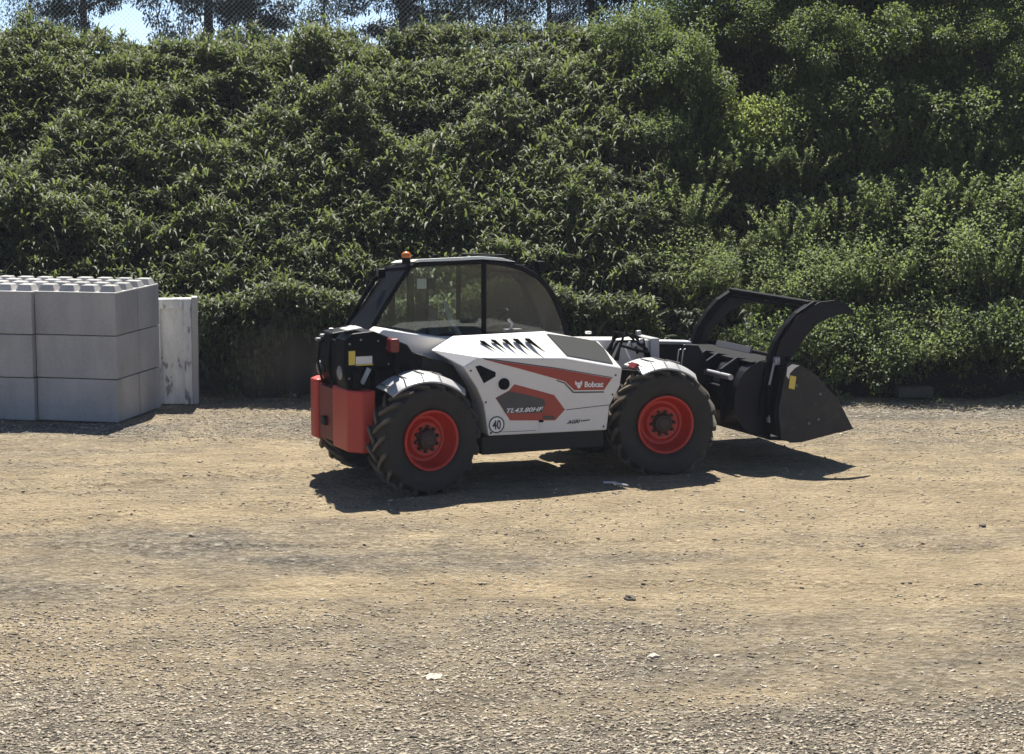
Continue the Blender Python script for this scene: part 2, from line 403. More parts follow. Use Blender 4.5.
def stone_mat(name, cols, rough=.85):
    m, nt, out = new_mat(name)
    p = N(nt, 'ShaderNodeBsdfPrincipled'); geo = N(nt, 'ShaderNodeNewGeometry')
    c = ramp(nt, geo.outputs['Random Per Island'], cols)
    n = noise(nt, geo.outputs['Position'], 40, 3, .6)
    c = mixc(nt, .4, c, ramp(nt, n, [(.3, (.7, .7, .7)), (.7, (1.15, 1.15, 1.15))]), 'MULTIPLY')
    nt.links.new(c, p.inputs['Base Color']); p.inputs['Roughness'].default_value = rough
    nt.links.new(p.outputs[0], out.inputs[0]); return m
M['gravel'] = stone_mat('crushed_stone', [(0, (.10, .078, .052)), (.3, (.24, .195, .132)), (.65, (.37, .310, .222)), (.92, (.46, .395, .290)), (1, (.56, .50, .40))])
M['pale_stone'] = stone_mat('pale_stone', [(0, (.46, .41, .32)), (1, (.46, .41, .32))])
M['dark_stone'] = stone_mat('dark_stone', [(0, (.09, .075, .055)), (1, (.09, .075, .055))])
M['dark_rail'] = paint('weathered_dark_pipe', (.06, .06, .055), .7, spec=.1, dust=.1)
M['galv'] = paint('galvanised_wire', (.30, .33, .35), .5, metal=.5, dust=.05)

# ------------------------------------------------------------------ terrain
def ground_h(x, y):
    h = (vnoise(x * .5, y * .5, 1) - .5) * .05 + (vnoise(x * 1.9, y * 1.9, 2) - .5) * .022 + (vnoise(x * 6, y * 6, 3) - .5) * .012
    # shallow ruts left by the wheels: along the machine's way in, and an older pair crossing the yard
    u = (x + 1.367) * .917 + (y - 24.095) * .3994; v = -(x + 1.367) * .3994 + (y - 24.095) * .917
    bend = -.012 * np.clip(-u, 0, 40) ** 2
    fade = sstep(.3, -.3, u)
    for o_ in (-.93, .93):
        d = np.abs(v - bend - o_); h = h + fade * (-.022 * sstep(.26, .12, d) + .014 * sstep(.14, 0, np.abs(d - .30)))
    c2 = y - 19.2 - .55 * np.sin(x * .28 + .6) + .10 * x
    for o_ in (-.9, .9):
        d = np.abs(c2 - o_); h = h + (-.018 * sstep(.28, .12, d) + .012 * sstep(.14, 0, np.abs(d - .32)))
    return h * sstep(40, 33, y)

def axis(lo, hi, step, far):
    a = np.arange(lo, hi + 1e-6, step)
    out = lo - np.geomspace(step * 2, far, 14)[::-1]; o2 = hi + np.geomspace(step * 2, far, 14)
    return np.concatenate([out, a, o2])

xs = axis(-9.5, 10.5, .075, 400); ys = axis(11.0, 32.0, .075, 600)
GX, GY = np.meshgrid(xs, ys); GZ = ground_h(GX, GY)
nx = len(xs); ny = len(ys)
idx = np.arange(nx * ny).reshape(ny, nx)
F = np.stack([idx[:-1, :-1], idx[:-1, 1:], idx[1:, 1:], idx[1:, :-1]], -1).reshape(-1, 4)
me = np_mesh('ground', np.stack([GX, GY, GZ], -1).reshape(-1, 3), F)
me.polygons.foreach_set('use_smooth', [True] * len(me.polygons))
tag(mesh_obj('ground', me, M['ground']), kind='structure')

FOOT = 31.2
def hill_h(x, y):
    x = np.asarray(x, float); y = np.asarray(y, float)
    foot = FOOT + (vnoise(x * .45, x * 0 + .3, 11) - .5) * .75 + (vnoise(x * 2.1, x * 0 + .3, 15) - .5) * .16
    cut = 1.05 * (1 - sstep(2.0, 3.6, x)) * (.72 + .56 * vnoise(x * .9, x * 0 + 3.1, 12))
    s = .665 + .14 * sstep(0, 7, x)
    crest = 5.08 + 1.5 * sstep(2.2, 9, x) + .25 * (vnoise(x * .3, x * 0, 13) - .5)
    t = y - foot
    z = np.clip(t / .12, 0, 1) * cut + np.clip(t - .12, 0, None) * s
    k = .5
    z2 = -k * np.log(np.exp(-np.clip(z, -5, 30) / k) + np.exp(-crest / k))
    z2 = np.where(t > 1.5, z2, np.minimum(z, z2 + .02))
    z2 = z2 + (vnoise(x * .8, y * .8, 14) - .5) * .35 * sstep(.2, 1.2, t)
    return np.where(t < 0, -.06, z2)

hx = np.linspace(-45, 45, 361)
hy = np.concatenate([np.arange(30.9, 31.9, .05), np.arange(31.9, 40, .22), np.arange(40, 90, 2.0)])
HX, HY = np.meshgrid(hx, hy); HZ = hill_h(HX, HY)
idx = np.arange(HX.size).reshape(HX.shape)
F = np.stack([idx[:-1, :-1], idx[:-1, 1:], idx[1:, 1:], idx[1:, :-1]], -1).reshape(-1, 4)
me = np_mesh('hillside', np.stack([HX, HY, HZ], -1).reshape(-1, 3), F)
me.polygons.foreach_set('use_smooth', [True] * len(me.polygons))
tag(mesh_obj('hillside', me, M['soil']), kind='structure')

# ------------------------------------------------------------------ leaves
def unit(a): return a / np.maximum(np.linalg.norm(a, axis=-1, keepdims=True), 1e-9)

def leaf_geo(P, D, L, W, droop=.25, fold=.15, twist=None):
    """pointed leaves, 6 vertices: base, two at the wide part, two towards the tip, tip"""
    n = len(P); D = unit(D)
    up = np.zeros((n, 3)); up[:, 2] = 1
    if twist is not None: up = unit(up + twist)
    S = unit(np.cross(D, up)); U = np.cross(S, D)
    L = L[:, None]; W = W[:, None]
    dz = np.zeros((n, 3)); dz[:, 2] = 1
    m = P + D * L * .38 + U * (L * .05)
    q = P + D * L * .70 - dz * (droop * L * .3) + U * (L * .03)
    tip = P + D * L - dz * (droop * L)
    V = np.stack([P, m - S * W * .5 + U * W * fold, m + S * W * .5 + U * W * fold,
                  q - S * W * .33 + U * W * fold, q + S * W * .33 + U * W * fold, tip], 1)
    b = (np.arange(n) * 6)[:, None]
    T = np.concatenate([b + np.array([[0, 2, 1]]), b + np.array([[1, 2, 4]]), b + np.array([[1, 4, 3]]), b + np.array([[3, 4, 5]])], 1).reshape(-1, 3)
    return V.reshape(-1, 3), T

def sph(n, g):
    a = g.random(n) * 2 * np.pi; z = g.random(n) * 2 - 1; r = np.sqrt(1 - z * z)
    return np.stack([r * np.cos(a), r * np.sin(a), z], -1)

def canopy(x, y):
    wx = x + 1.6 * (vnoise(x * .6, y * .6, 24) - .5); wy = y + 2.2 * (vnoise(x * .55 + 7, y * .55, 25) - .5)
    n1 = vnoise(wx * .85 + 3, wy * .85, 21); n2 = vnoise(wx * 1.9, wy * 1.9, 22); n3 = vnoise(x * 5, y * 5, 23)
    k = (.45 + .55 * sstep(FOOT + .3, FOOT + 1.6, y)) * (1 - .55 * sstep(FOOT + 4.9, FOOT + 6.3, y))
    return .06 + k * (.95 * np.clip(n1 - .24, 0, 1) ** 1.15 + .40 * np.clip(n2 - .3, 0, 1)) + .34 * n3 ** 1.5

def sasa(n_nodes, per, Lr, Wr, patch_lo, patch_hi, seed, x0=-12.5, x1=6.0, grow=1.0):
    g = np.random.default_rng(seed)
    x = x0 + (x1 - x0) * g.random(n_nodes); y = FOOT - .25 + 8.1 * g.random(n_nodes)
    edge = 3.4 + (y - 33) * .12 + 1.2 * (vnoise(x * .8, y * .8, 31) - .5)
    pn = vnoise(x * .55 + 9, y * .8, 33) * .65 + vnoise(x * 1.7, y * 1.9, 34) * .35
    keep = (x < edge) & (g.random(n_nodes) < .35 + 1.1 * canopy(x, y)) & (pn >= patch_lo - .12 * g.random(n_nodes)) & (pn <= patch_hi + .12 * g.random(n_nodes))
    x, y = x[keep], y[keep]; n = len(x)
    yy = np.maximum(y, FOOT + .32)
    hz = hill_h(x, yy); hc = canopy(x, y) * grow
    z = hz + hc * np.sqrt(g.random(n)) + .02
    # the fringe hangs over the cut at the foot
    fr = y < FOOT + .32
    hang = g.random(n) ** 2
    z = np.where(fr, hz + .10 - .62 * hang * (.4 + vnoise(x * 1.1, y * 0, 37)) + .12 * g.random(n), z)
    y = np.where(fr, y - .12 * g.random(n) - .12 * (1 - hang), y)
    lean = np.stack([g.normal(0, .35, n), g.normal(-.25, .35, n), np.ones(n)], -1)
    P = np.repeat(np.stack([x, y, z], -1), per, 0)
    k = n * per
    az = g.random(k) * 2 * np.pi; el = R(18) + g.normal(0, .42, k)
    D = np.stack([np.cos(az) * np.cos(el), np.sin(az) * np.cos(el), np.sin(el)], -1) + np.repeat(lean, per, 0) * .28
    L = Lr[0] + (Lr[1] - Lr[0]) * g.random(k) ** 1.3; W = Wr[0] + (Wr[1] - Wr[0]) * g.random(k)
    return leaf_geo(P + g.normal(0, .02, (k, 3)), D, L, W, .15 + .25 * g.random((k, 1)), .18)

V1, T1 = sasa(33000, 7, (.10, .24), (.022, .044), .34, 2, 41)
V2, T2 = sasa(12000, 7, (.16, .34), (.026, .046), .34, 2, 43, grow=1.12)
V = np.concatenate([V1, V2]); T = np.concatenate([T1, T2 + len(V1)])
o = mesh_obj('bamboo_grass', np_mesh('bamboo_grass', V, T), M['sasa'])
tag(o, 'dense bamboo grass with pointed leaves covering the bank behind the telehandler', 'bamboo grass', kind='stuff')
V, T = sasa(40000, 8, (.05, .12), (.024, .045), -1, .50, 42, grow=.9)
o = mesh_obj('creeper', np_mesh('creeper', V, T), M['creeper'])
tag(o, 'dark small leaved creeper growing in patches among the bamboo grass', 'creeper', kind='stuff')
g = np.random.default_rng(48); n = 9000
x = -9 + 12.5 * g.random(n); z = .02 + 1.25 * g.random(n) ** .7; y = FOOT - .30 - .22 * g.random(n) + (vnoise(x * .45, x * 0 + .3, 11) - .5) * .75
k = vnoise(x * 1.3, z * 1.6, 49) + .35 * z > .74; x, y, z = x[k], y[k] + .28, z[k]; n = len(x)
D = sph(n, g); D[:, 1] = -np.abs(D[:, 1]); D[:, 2] -= .25
V, T = leaf_geo(np.stack([x, y, z], -1), D, .06 + .10 * g.random(n), .03 + .03 * g.random(n), .3, .15)
o = mesh_obj('ivy', np_mesh('ivy', V, T), M['creeper'])
tag(o, 'sparse dark ivy clinging to the shaded cut face at the foot of the bank', 'ivy', kind='stuff')
# weeds and fallen leaves along the foot of the bank
g = np.random.default_rng(50); nc = 150
cx = -4.3 + 14 * g.random(nc); cy = FOOT - .12 - .75 * g.random(nc) ** 2.2; k = g.random(nc) < .35 + .65 * (vnoise(cx * .9, cx * 0, 51) > .45)
cx, cy = cx[k], cy[k]; r_ = .05 + .13 * g.random(len(cx)); per = 46
P = np.repeat(np.stack([cx, cy, np.full(len(cx), .0)], -1), per, 0); rr = np.repeat(r_, per); q = sph(len(P), g); q[:, 2] = np.abs(q[:, 2])
P = P + q * rr[:, None] * np.array([1.2, 1, 1.0]); D = q + sph(len(P), g) * .6
V, T = leaf_geo(P, D, .04 + .07 * g.random(len(P)), .014 + .02 * g.random(len(P)), .3, .12)
o = mesh_obj('weeds', np_mesh('weeds', V, T), M['shrub_dark'])
tag(o, 'small weeds creeping onto the gravel along the foot of the bank', 'weeds', kind='stuff')
# straw coloured stalks standing among the leaves
g = np.random.default_rng(44); n = 420
x = -11 + 15 * g.random(n); y = FOOT + .2 + 7 * g.random(n); z = hill_h(x, y) + canopy(x, y) * .75
mb_v = []; mb_f = []
D = unit(np.stack([g.normal(0, .6, n), g.normal(-.3, .4, n), np.ones(n)], -1)); L = .25 + .35 * g.random(n)
V, T = leaf_geo(np.stack([x, y, z], -1), D, L, np.full(n, .014), .3, .1)
M['straw'] = leaf_mat('dry_stalk', [(0, (.16, .15, .08)), (1, (.34, .30, .19))], .5, .2, (.3, .26, .12))
o = mesh_obj('dry_grass', np_mesh('dry_grass', V, T), M['straw'])
tag(o, 'dry straw coloured stalks poking out of the bamboo grass on the bank', 'dry grass', kind='stuff')
# low ground cover under the shrubs on the right half of the bank
g = np.random.default_rng(46); n = 150000
x = 2.2 + 13 * g.random(n); y = FOOT + .1 + 9.5 * g.random(n)
k = g.random(n) < sstep(2.2, 4.2, x); x, y = x[k], y[k]; n = len(x)
z = hill_h(x, y) + .02 + (.12 + .75 * vnoise(x * 1.3, y * 1.3, 47)) * g.random(n) ** .7
D = sph(n, g); D[:, 2] = np.abs(D[:, 2]) * .8 + .1
V, T = leaf_geo(np.stack([x, y, z], -1), D, .07 + .09 * g.random(n), .03 + .03 * g.random(n), .25, .15)
o = mesh_obj('undergrowth', np_mesh('undergrowth', V, T), M['shrub_dark'])
tag(o, 'green leafy undergrowth between the shrubs on the right of the bank', 'undergrowth', kind='stuff')

# ------------------------------------------------------------------ shrubs
def copy_tree(o, parent=None):
    c = o.copy(); col.objects.link(c)
    if parent is not None: c.parent = parent
    for ch in list(o.children): copy_tree(ch, c)
    return c

def stems_mesh(segs, r0, n=4):
    m = MB()
    for a, b, c in segs: m.tube([a, b, c], [r0, r0 * .7, r0 * .3], n, caps=False)
    return m

def upright_shrub(seed, mat, h=1.15, n_st=64, per=58):
    g = np.random.default_rng(seed); root = empty('shrub')
    az = g.random(n_st) * 2 * np.pi; rad = np.sqrt(g.random(n_st)) * .30
    base = np.stack([np.cos(az) * rad, np.sin(az) * rad, np.zeros(n_st)], -1)
    lean = .15 + .62 * (rad / .30) * (.6 + .4 * g.random(n_st))
    az2 = az + g.normal(0, .3, n_st)
    D = unit(np.stack([np.cos(az2) * np.sin(lean), np.sin(az2) * np.sin(lean), np.cos(lean)], -1))
    Ls = h * (.70 + .42 * g.random(n_st))
    segs = []; P = []; DD = []
    for i in range(n_st):
        b = base[i]; t = b + D[i] * Ls[i]; mid = b + D[i] * Ls[i] * .5 + g.normal(0, .03, 3); t[2] -= .10 * Ls[i] * np.sin(lean[i])
        segs.append((b, mid, t))
        u = .22 + .78 * g.random(per) ** .8
        pt = np.where(u[:, None] < .5, b + (mid - b) * (u[:, None] * 2), mid + (t - mid) * (u[:, None] * 2 - 1))
        q = sph(per, g); q[:, 2] = q[:, 2] * .5 + .25
        P.append(pt + g.normal(0, .012, (per, 3))); DD.append(unit(q) * .9 + D[i] * .55)
    P = np.concatenate(P); DD = np.concatenate(DD); k = len(P)
    V, T = leaf_geo(P, DD, .055 + .065 * g.random(k), .018 + .016 * g.random(k), .2, .12)
    stems_mesh(segs, .007).build('stems', M['stem'], root, smooth=60)
    mesh_obj('foliage', np_mesh('foliage', V, T), mat, root)
    return root

def round_shrub(seed, mat, rx=.85, rz=.75, n_cl=60, per=85, leaf=(.05, .10)):
    g = np.random.default_rng(seed); root = empty('shrub')
    c = sph(n_cl, g); c[:, 2] = np.abs(c[:, 2]) * .95 - .05
    c = c * (.50 + .68 * g.random((n_cl, 1)) ** .7)
    C = c * np.array([rx, rx, rz]) + np.array([0, 0, rz * .42])
    C[:, 2] = np.maximum(C[:, 2], .10)
    P = []; DD = []; segs = []
    for i in range(n_cl):
        q = sph(per, g); rr = .24 * (.5 + .5 * g.random((per, 1)) ** .5) * (.7 + .6 * g.random())
        P.append(C[i] + q * rr); DD.append(unit(q * .4 + sph(per, g) * .8 + np.array([0, 0, .35]) + c[i] * .3))
        if i % 3 == 0: segs.append((np.array([g.normal(0, .05), g.normal(0, .05), 0]), C[i] * .5 + g.normal(0, .04, 3), C[i]))
    P = np.concatenate(P); DD = np.concatenate(DD); k = len(P)
    V, T = leaf_geo(P, DD, leaf[0] + (leaf[1] - leaf[0]) * g.random(k), .022 + .024 * g.random(k), .25, .14)
    stems_mesh(segs, .016).build('stems', M['bark'], root, smooth=60)
    mesh_obj('foliage', np_mesh('foliage', V, T), mat, root)
    return root

protoA = upright_shrub(61, M['shrub'])
protoB = upright_shrub(62, M['shrub'], h=1.0, n_st=54)
protoE = round_shrub(65, M['shrub_bright'], rx=.60, rz=.62, n_cl=72, per=130)
protoC = round_shrub(63, M['shrub_dark'])
protoD = round_shrub(64, M['shrub'], rx=.9, rz=.85, leaf=(.045, .085))
ORD = ['first', 'second', 'third', 'fourth', 'fifth', 'sixth', 'seventh', 'eighth', 'ninth', 'tenth', 'eleventh', 'twelfth']
LOOK = {'A': 'pale upright leafy shrub', 'B': 'yellowish feathery shrub', 'C': 'dark green rounded shrub', 'D': 'light green bushy shrub'}
PROTO = {'E': protoE, 'A': protoA, 'B': protoB, 'C': protoC, 'D': protoD}
used = set()
def shrub(kind, x, y, sc, label, rz=None):
    p = PROTO[kind]
    o = p if kind not in used else copy_tree(p)
    used.add(kind)
    o.location = (x, y, float(hill_h(x, y)) - .04); o.rotation_euler = (0, 0, random.uniform(0, 6.28) if rz is None else rz)
    o.scale = (sc * random.uniform(.95, 1.2), sc * random.uniform(.95, 1.15), sc * random.uniform(.9, 1.12))
    tag(o, label, 'shrub', 'shrubs on the right of the bank')
# rows from the foot of the bank upwards: (kind, x, y, size)
rows = [
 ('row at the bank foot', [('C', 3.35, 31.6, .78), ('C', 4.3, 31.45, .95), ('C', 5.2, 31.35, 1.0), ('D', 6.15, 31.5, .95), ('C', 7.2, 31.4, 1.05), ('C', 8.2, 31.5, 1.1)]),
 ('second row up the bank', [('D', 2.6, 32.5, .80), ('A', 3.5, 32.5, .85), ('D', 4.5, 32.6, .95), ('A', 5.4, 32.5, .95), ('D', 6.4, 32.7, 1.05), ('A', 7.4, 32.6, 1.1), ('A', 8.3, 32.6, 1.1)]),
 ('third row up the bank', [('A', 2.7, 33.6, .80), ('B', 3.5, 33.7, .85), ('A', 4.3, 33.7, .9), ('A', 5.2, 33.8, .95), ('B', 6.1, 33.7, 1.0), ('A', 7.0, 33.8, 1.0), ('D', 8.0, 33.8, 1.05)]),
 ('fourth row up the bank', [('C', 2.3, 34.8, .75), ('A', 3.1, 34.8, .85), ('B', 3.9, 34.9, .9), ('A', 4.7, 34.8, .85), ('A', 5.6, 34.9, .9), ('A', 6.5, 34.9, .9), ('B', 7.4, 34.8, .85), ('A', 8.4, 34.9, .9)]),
]
for rname, lst in rows:
    n = len(lst)
    for i, (k, x, y, sc) in enumerate(sorted(lst, key=lambda q: -q[1])):
        shrub(k, x, y, sc, f'{LOOK[k]}, {ORD[i]} from the right in the {rname}')
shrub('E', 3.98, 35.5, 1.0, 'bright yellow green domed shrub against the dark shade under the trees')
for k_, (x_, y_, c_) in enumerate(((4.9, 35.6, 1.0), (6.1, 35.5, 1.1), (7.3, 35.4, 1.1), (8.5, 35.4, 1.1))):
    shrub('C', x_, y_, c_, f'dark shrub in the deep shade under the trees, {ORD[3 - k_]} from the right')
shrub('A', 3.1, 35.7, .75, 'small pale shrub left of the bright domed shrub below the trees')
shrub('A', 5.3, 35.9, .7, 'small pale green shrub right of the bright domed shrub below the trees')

# ------------------------------------------------------------------ trees
def tree(name, seed, h, tr, crown_c, crown_r, n_cl, per, leaf, cl_r, mat, lean=(0, 0), flat=.8, low=-.95):
    """tapered trunk, limbs to the leaf clumps, crown of many leaves"""
    g = np.random.default_rng(seed); root = empty(name)
    cc = np.array(crown_c, float); cr = np.array(crown_r, float)
    m = MB(); top = np.array([lean[0], lean[1], h])
    tp = [np.array([0, 0, -.15]), np.array([lean[0] * .2, lean[1] * .2, h * .3]), np.array([lean[0] * .55, lean[1] * .55, h * .65]), top]
    m.tube(tp, [tr * 1.25, tr, tr * .72, tr * .25], 9)
    q = sph(n_cl, g); q[:, 2] = np.where(q[:, 2] < low, -q[:, 2], q[:, 2])
    C = cc + q * cr * (.40 + .75 * g.random((n_cl, 1)) ** .7)
    P = []; DD = []
    for i in range(n_cl):
        if i % 2 == 0:
            u = .35 + .6 * g.random(); st = tp[1] + (top - tp[1]) * u
            md = st * .5 + C[i] * .5 + g.normal(0, .12, 3)
            m.tube([st, md, C[i]], [tr * .34, tr * .2, tr * .06], 5, caps=False)
        r = cl_r * (.6 + .8 * g.random())
        s = sph(per, g); s2 = s * np.array([1, 1, flat])
        P.append(C[i] + s2 * r * (.35 + .65 * g.random((per, 1)) ** .6)); DD.append(unit(s * .4 + sph(per, g) * .85 + q[i] * .25 + np.array([0, 0, .15])))
    P = np.concatenate(P); DD = np.concatenate(DD); k = len(P)
    V, T = leaf_geo(P, DD, leaf[0] + (leaf[1] - leaf[0]) * g.random(k), leaf[2] + (leaf[3] - leaf[2]) * g.random(k), .25, .12)
    m.build('trunk', M['bark'], root, smooth=50)
    mesh_obj('crown', np_mesh('crown', V, T), mat, root)
    return root

LEAF = (.07, .13, .035, .06)
tA = tree('broadleaf_tree', 71, 1.7, .09, (0, 0, 1.25), (1.5, 1.35, 1.05), 78, 200, LEAF, .40, M['tree'], (.2, -.1))
tB = tree('broadleaf_tree', 72, 1.4, .08, (.1, 0, 1.05), (1.3, 1.2, .90), 62, 200, LEAF, .38, M['tree'], (-.2, .1))
tC = tree('broadleaf_tree', 73, 2.2, .10, (0, -.1, 1.45), (1.6, 1.5, 1.5), 100, 200, LEAF, .44, M['tree'], (.1, -.2))
first = set()
def place(p, x, y, sc, label, group, cat='tree', rz=None):
    o = p if p.name not in first else copy_tree(p)
    first.add(p.name)
    o.location = (x, y, float(hill_h(x, y)) - .05); o.rotation_euler = (0, 0, random.uniform(0, 6.28) if rz is None else rz)
    o.scale = (sc, sc, sc * random.uniform(.92, 1.08)); tag(o, label, cat, group); return o
UG = 'broadleaf trees at the top of the bank'
upper = [
 (tB, 2.15, 36.9, .62, 'small leafy tree at the left end of the trees atop the bank'),
 (tB, 2.75, 36.2, .70, 'yellow green leafy tree, second from the left among the trees atop the bank'),
 (tA, 4.15, 37.7, .66, 'leafy tree directly behind the bright domed shrub on the bank'),
 (tC, 5.35, 36.5, .60, 'leafy tree right of the one behind the domed shrub'),
 (tA, 6.55, 36.3, .72, 'broad leafy tree, second from the right edge of the bank in the front row'),
 (tC, 7.95, 36.2, .62, 'broadleaf tree at the right edge of the photo in the front row'),
 (tC, 3.3, 38.6, .70, 'taller broadleaf tree in the back row, leftmost on the crest'),
 (tA, 4.9, 38.3, .85, 'taller broadleaf tree in the back row, second from the left on the crest'),
 (tC, 6.5, 38.2, .80, 'taller broadleaf tree in the back row, second from the right on the crest'),
 (tC, 8.5, 38.0, .80, 'taller broadleaf tree in the back row, rightmost on the crest'),
]
for a in upper: place(*a, UG)

# trees seen against the sky beyond the fence
SG = 'trees beyond the crest of the bank'
NEED = (.06, .12, .030, .05)
pA = tree('pine_tree', 81, 6.5, .075, (0, 0, 2.6), (1.3, 1.1, 2.4), 110, 230, NEED, .36, M['pine'], (.1, 0), .45)
pB = tree('pine_tree', 82, 7.0, .10, (0, 0, 2.9), (1.7, 1.4, 2.6), 150, 230, NEED, .40, M['pine'], (-.2, 0), .45)
cA = tree('conifer_tree', 83, 5.5, .09, (0, 0, 2.6), (1.5, 1.2, 2.6), 150, 220, NEED, .36, M['pine'], (0, 0), .5)
fA = tree('broadleaf_tree', 84, 2.6, .035, (0, 0, 1.6), (1.0, .9, 1.3), 64, 110, (.06, .11, .03, .05), .34, M['far_leaf'], (.1, 0))
fB = tree('broadleaf_tree', 85, 4.2, .08, (0, 0, 2.6), (1.7, 1.4, 2.1), 130, 200, (.06, .11, .03, .05), .42, M['pine'], (.1, 0))
def sky_x(px, y): return (px - 512) / 2140 * (y * .996 + .3)
for p, px, y, sc, lab, cat in [
 (fA, 36, 46, .62, 'small round leafy tree near the left edge beyond the wire fence', 'tree'),
 (pA, 90, 47, .9, 'slim pine with a bare straight trunk, leftmost pine beyond the fence', 'pine tree'),
 (pB, 212, 48, .95, 'thick trunked dark pine beyond the fence, between two slimmer pines', 'pine tree'),
 (pA, 254, 46.5, .85, 'slim pine beyond the fence just right of the thick trunked pine', 'pine tree'),
 (fA, 328, 45, .8, 'thin airy tree left of the dark conifer on the skyline', 'tree'),
 (cA, 405, 46, .95, 'dense dark conifer breaking the skyline above the cab', 'conifer tree'),
 (fA, 470, 45, .85, 'light leafy tree between the dark conifer and the dark round trees', 'tree'),
 (fA, 505, 46, .95, 'airy pale tree right of the light leafy one on the skyline', 'tree'),
 (fB, 548, 45, .62, 'small dark round tree on the skyline, left of two larger dark round ones', 'tree'),
 (fA, 440, 47, .7, 'small airy tree just right of the dark conifer on the skyline', 'tree'),
 (fB, 590, 46, .80, 'dark round tree on the skyline left of the leafy trees atop the bank', 'tree'),
 (fB, 632, 47, .85, 'dark round tree on the skyline partly behind the first leafy tree atop the bank', 'tree'),
]: place(p, sky_x(px, y), y, sc, lab, SG, cat)

# ------------------------------------------------------------------ chain-link fence on the crest
fy = 38.9
fence = empty('chain_link_fence', (0, fy, 0))
tag(fence, 'galvanised chain link fence along the crest of the bank', 'fence')
fx0, fx1 = -13.0, 1.2
zb, zt = 5.35, 7.45
V = []; F = []
def wire(a, b, r=.0023):
    a = np.array(a); b = np.array(b); d = unit(b - a); s = unit(np.cross(d, [0, 1, 0])); t = np.array([0, 1., 0])
    n = len(V)
    for p in (a, b):
        for k in range(3):
            an = 2 * math.pi * k / 3; V.append(p + (s * math.cos(an) + t * math.sin(an)) * r)
    for k in range(3): F.append([n + k, n + (k + 1) % 3, n + 3 + (k + 1) % 3, n + 3 + k])
hh = zt - zb; px = fx0 - hh
while px < fx1:
    for sgn in (1, -1):
        xa, xb = (px, px + hh) if sgn > 0 else (px + hh, px)
        za, zc = zb, zt
        # clip to the fence length
        A = np.array([xa, 0, za]); B = np.array([xb, 0, zc])
        def clip(A, B):
            pts = [A, B]
            for lim, s in ((fx0, 1), (fx1, -1)):
                q = []
                da = (pts[0][0] - lim) * s; db = (pts[1][0] - lim) * s
                if da < 0 and db < 0: return None
                if da < 0: pts[0] = pts[0] + (pts[1] - pts[0]) * (da / (da - db))
                if db < 0: pts[1] = pts[1] + (pts[0] - pts[1]) * (db / (db - da))
            return pts
        pr = clip(A, B)
        if pr is not None: wire(pr[0] + np.array([0, .002 * sgn, 0]), pr[1] + np.array([0, .002 * sgn, 0]))
    px += .088
mesh_obj('wire_mesh', np_mesh('wire_mesh', np.array(V), np.array(F)), M['galv'], fence)
for i, x in enumerate(np.arange(fx0, fx1 + .1, 7.1)):
    gz = float(hill_h(x, fy))
    MB().tube([(x, .05, gz - .1), (x, .05, zt + .03)], .017, 8).build('post', M['galv'], fence, smooth=50)
for z in (zb - .16, zt):
    MB().tube([(fx0, .05, z), (fx1, .05, z)], .017, 6).build('rail', M['dark_rail'], fence, smooth=50)

# ------------------------------------------------------------------ concrete blocks
BL, BW, BH = 1.17, .76, .585
def block_mesh(studs):
    m = MB(); g = random.Random(3)
    m.box((BL / 2, BW / 2, BH / 2), (BL - .012, BW - .012, BH - .010))
    if studs:
        for i in range(4):
            for j in range(2):
                cx = BL * (i + .5) / 4; cy = BW * (j + .5) / 2; a, b, h = .122, .085, .088
                z0 = BH - .006
                vs = [(cx + sx * a, cy + sy * a, z0) for sx, sy in ((-1, -1), (1, -1), (1, 1), (-1, 1))] + \
                     [(cx + sx * b, cy + sy * b, z0 + h) for sx, sy in ((-1, -1), (1, -1), (1, 1), (-1, 1))]
                m.add(vs, [(4, 5, 6, 7), (0, 1, 5, 4), (1, 2, 6, 5), (2, 3, 7, 6), (3, 0, 4, 7)])
    o = m.build('concrete_block', M['concrete'], None, bevel=.012, seg=2)
    return o
plain = block_mesh(False); studded = block_mesh(True)
corner = np.array([-5.27, 28.30]); ang = R(-13)   # near right corner of the stack, running left and away
ux = np.array([math.cos(ang), math.sin(ang)]); uy = np.array([-ux[1], ux[0]])
fb = set()
CW = {0: 'right', 1: 'left'}; LW = {0: 'bottom', 1: 'middle', 2: 'top'}; RW = {0: 'front', 1: 'rear'}
for c_ in (0, 1):
    for r_ in (0, 1):
        for l_ in (0, 1, 2):
            src = studded if l_ == 2 else plain
            o = src if src.name not in fb else src.copy()
            if o is not src: col.objects.link(o)
            fb.add(src.name)
            jx, jy = random.uniform(-.014, .014), random.uniform(-.014, .014)
            p = corner + ux * (-(c_ + 1) * (BL - .004) + jx * .3) + uy * (r_ * (BW + .012) + jy)
            if c_ == 1: p = p - uy * .06
            o.location = (p[0], p[1], l_ * BH + .012); o.rotation_euler = (0, 0, ang + R(random.uniform(-.7, .7)))
            if l_ == 2: lab = f'studded concrete block, top of the {CW[c_]} stack, {RW[r_]} row'
            else: lab = f'plain concrete block, {LW[l_]} layer of the {CW[c_]} stack, {RW[r_]} row'
            tag(o, lab, 'concrete block', 'stacked concrete blocks on the left')

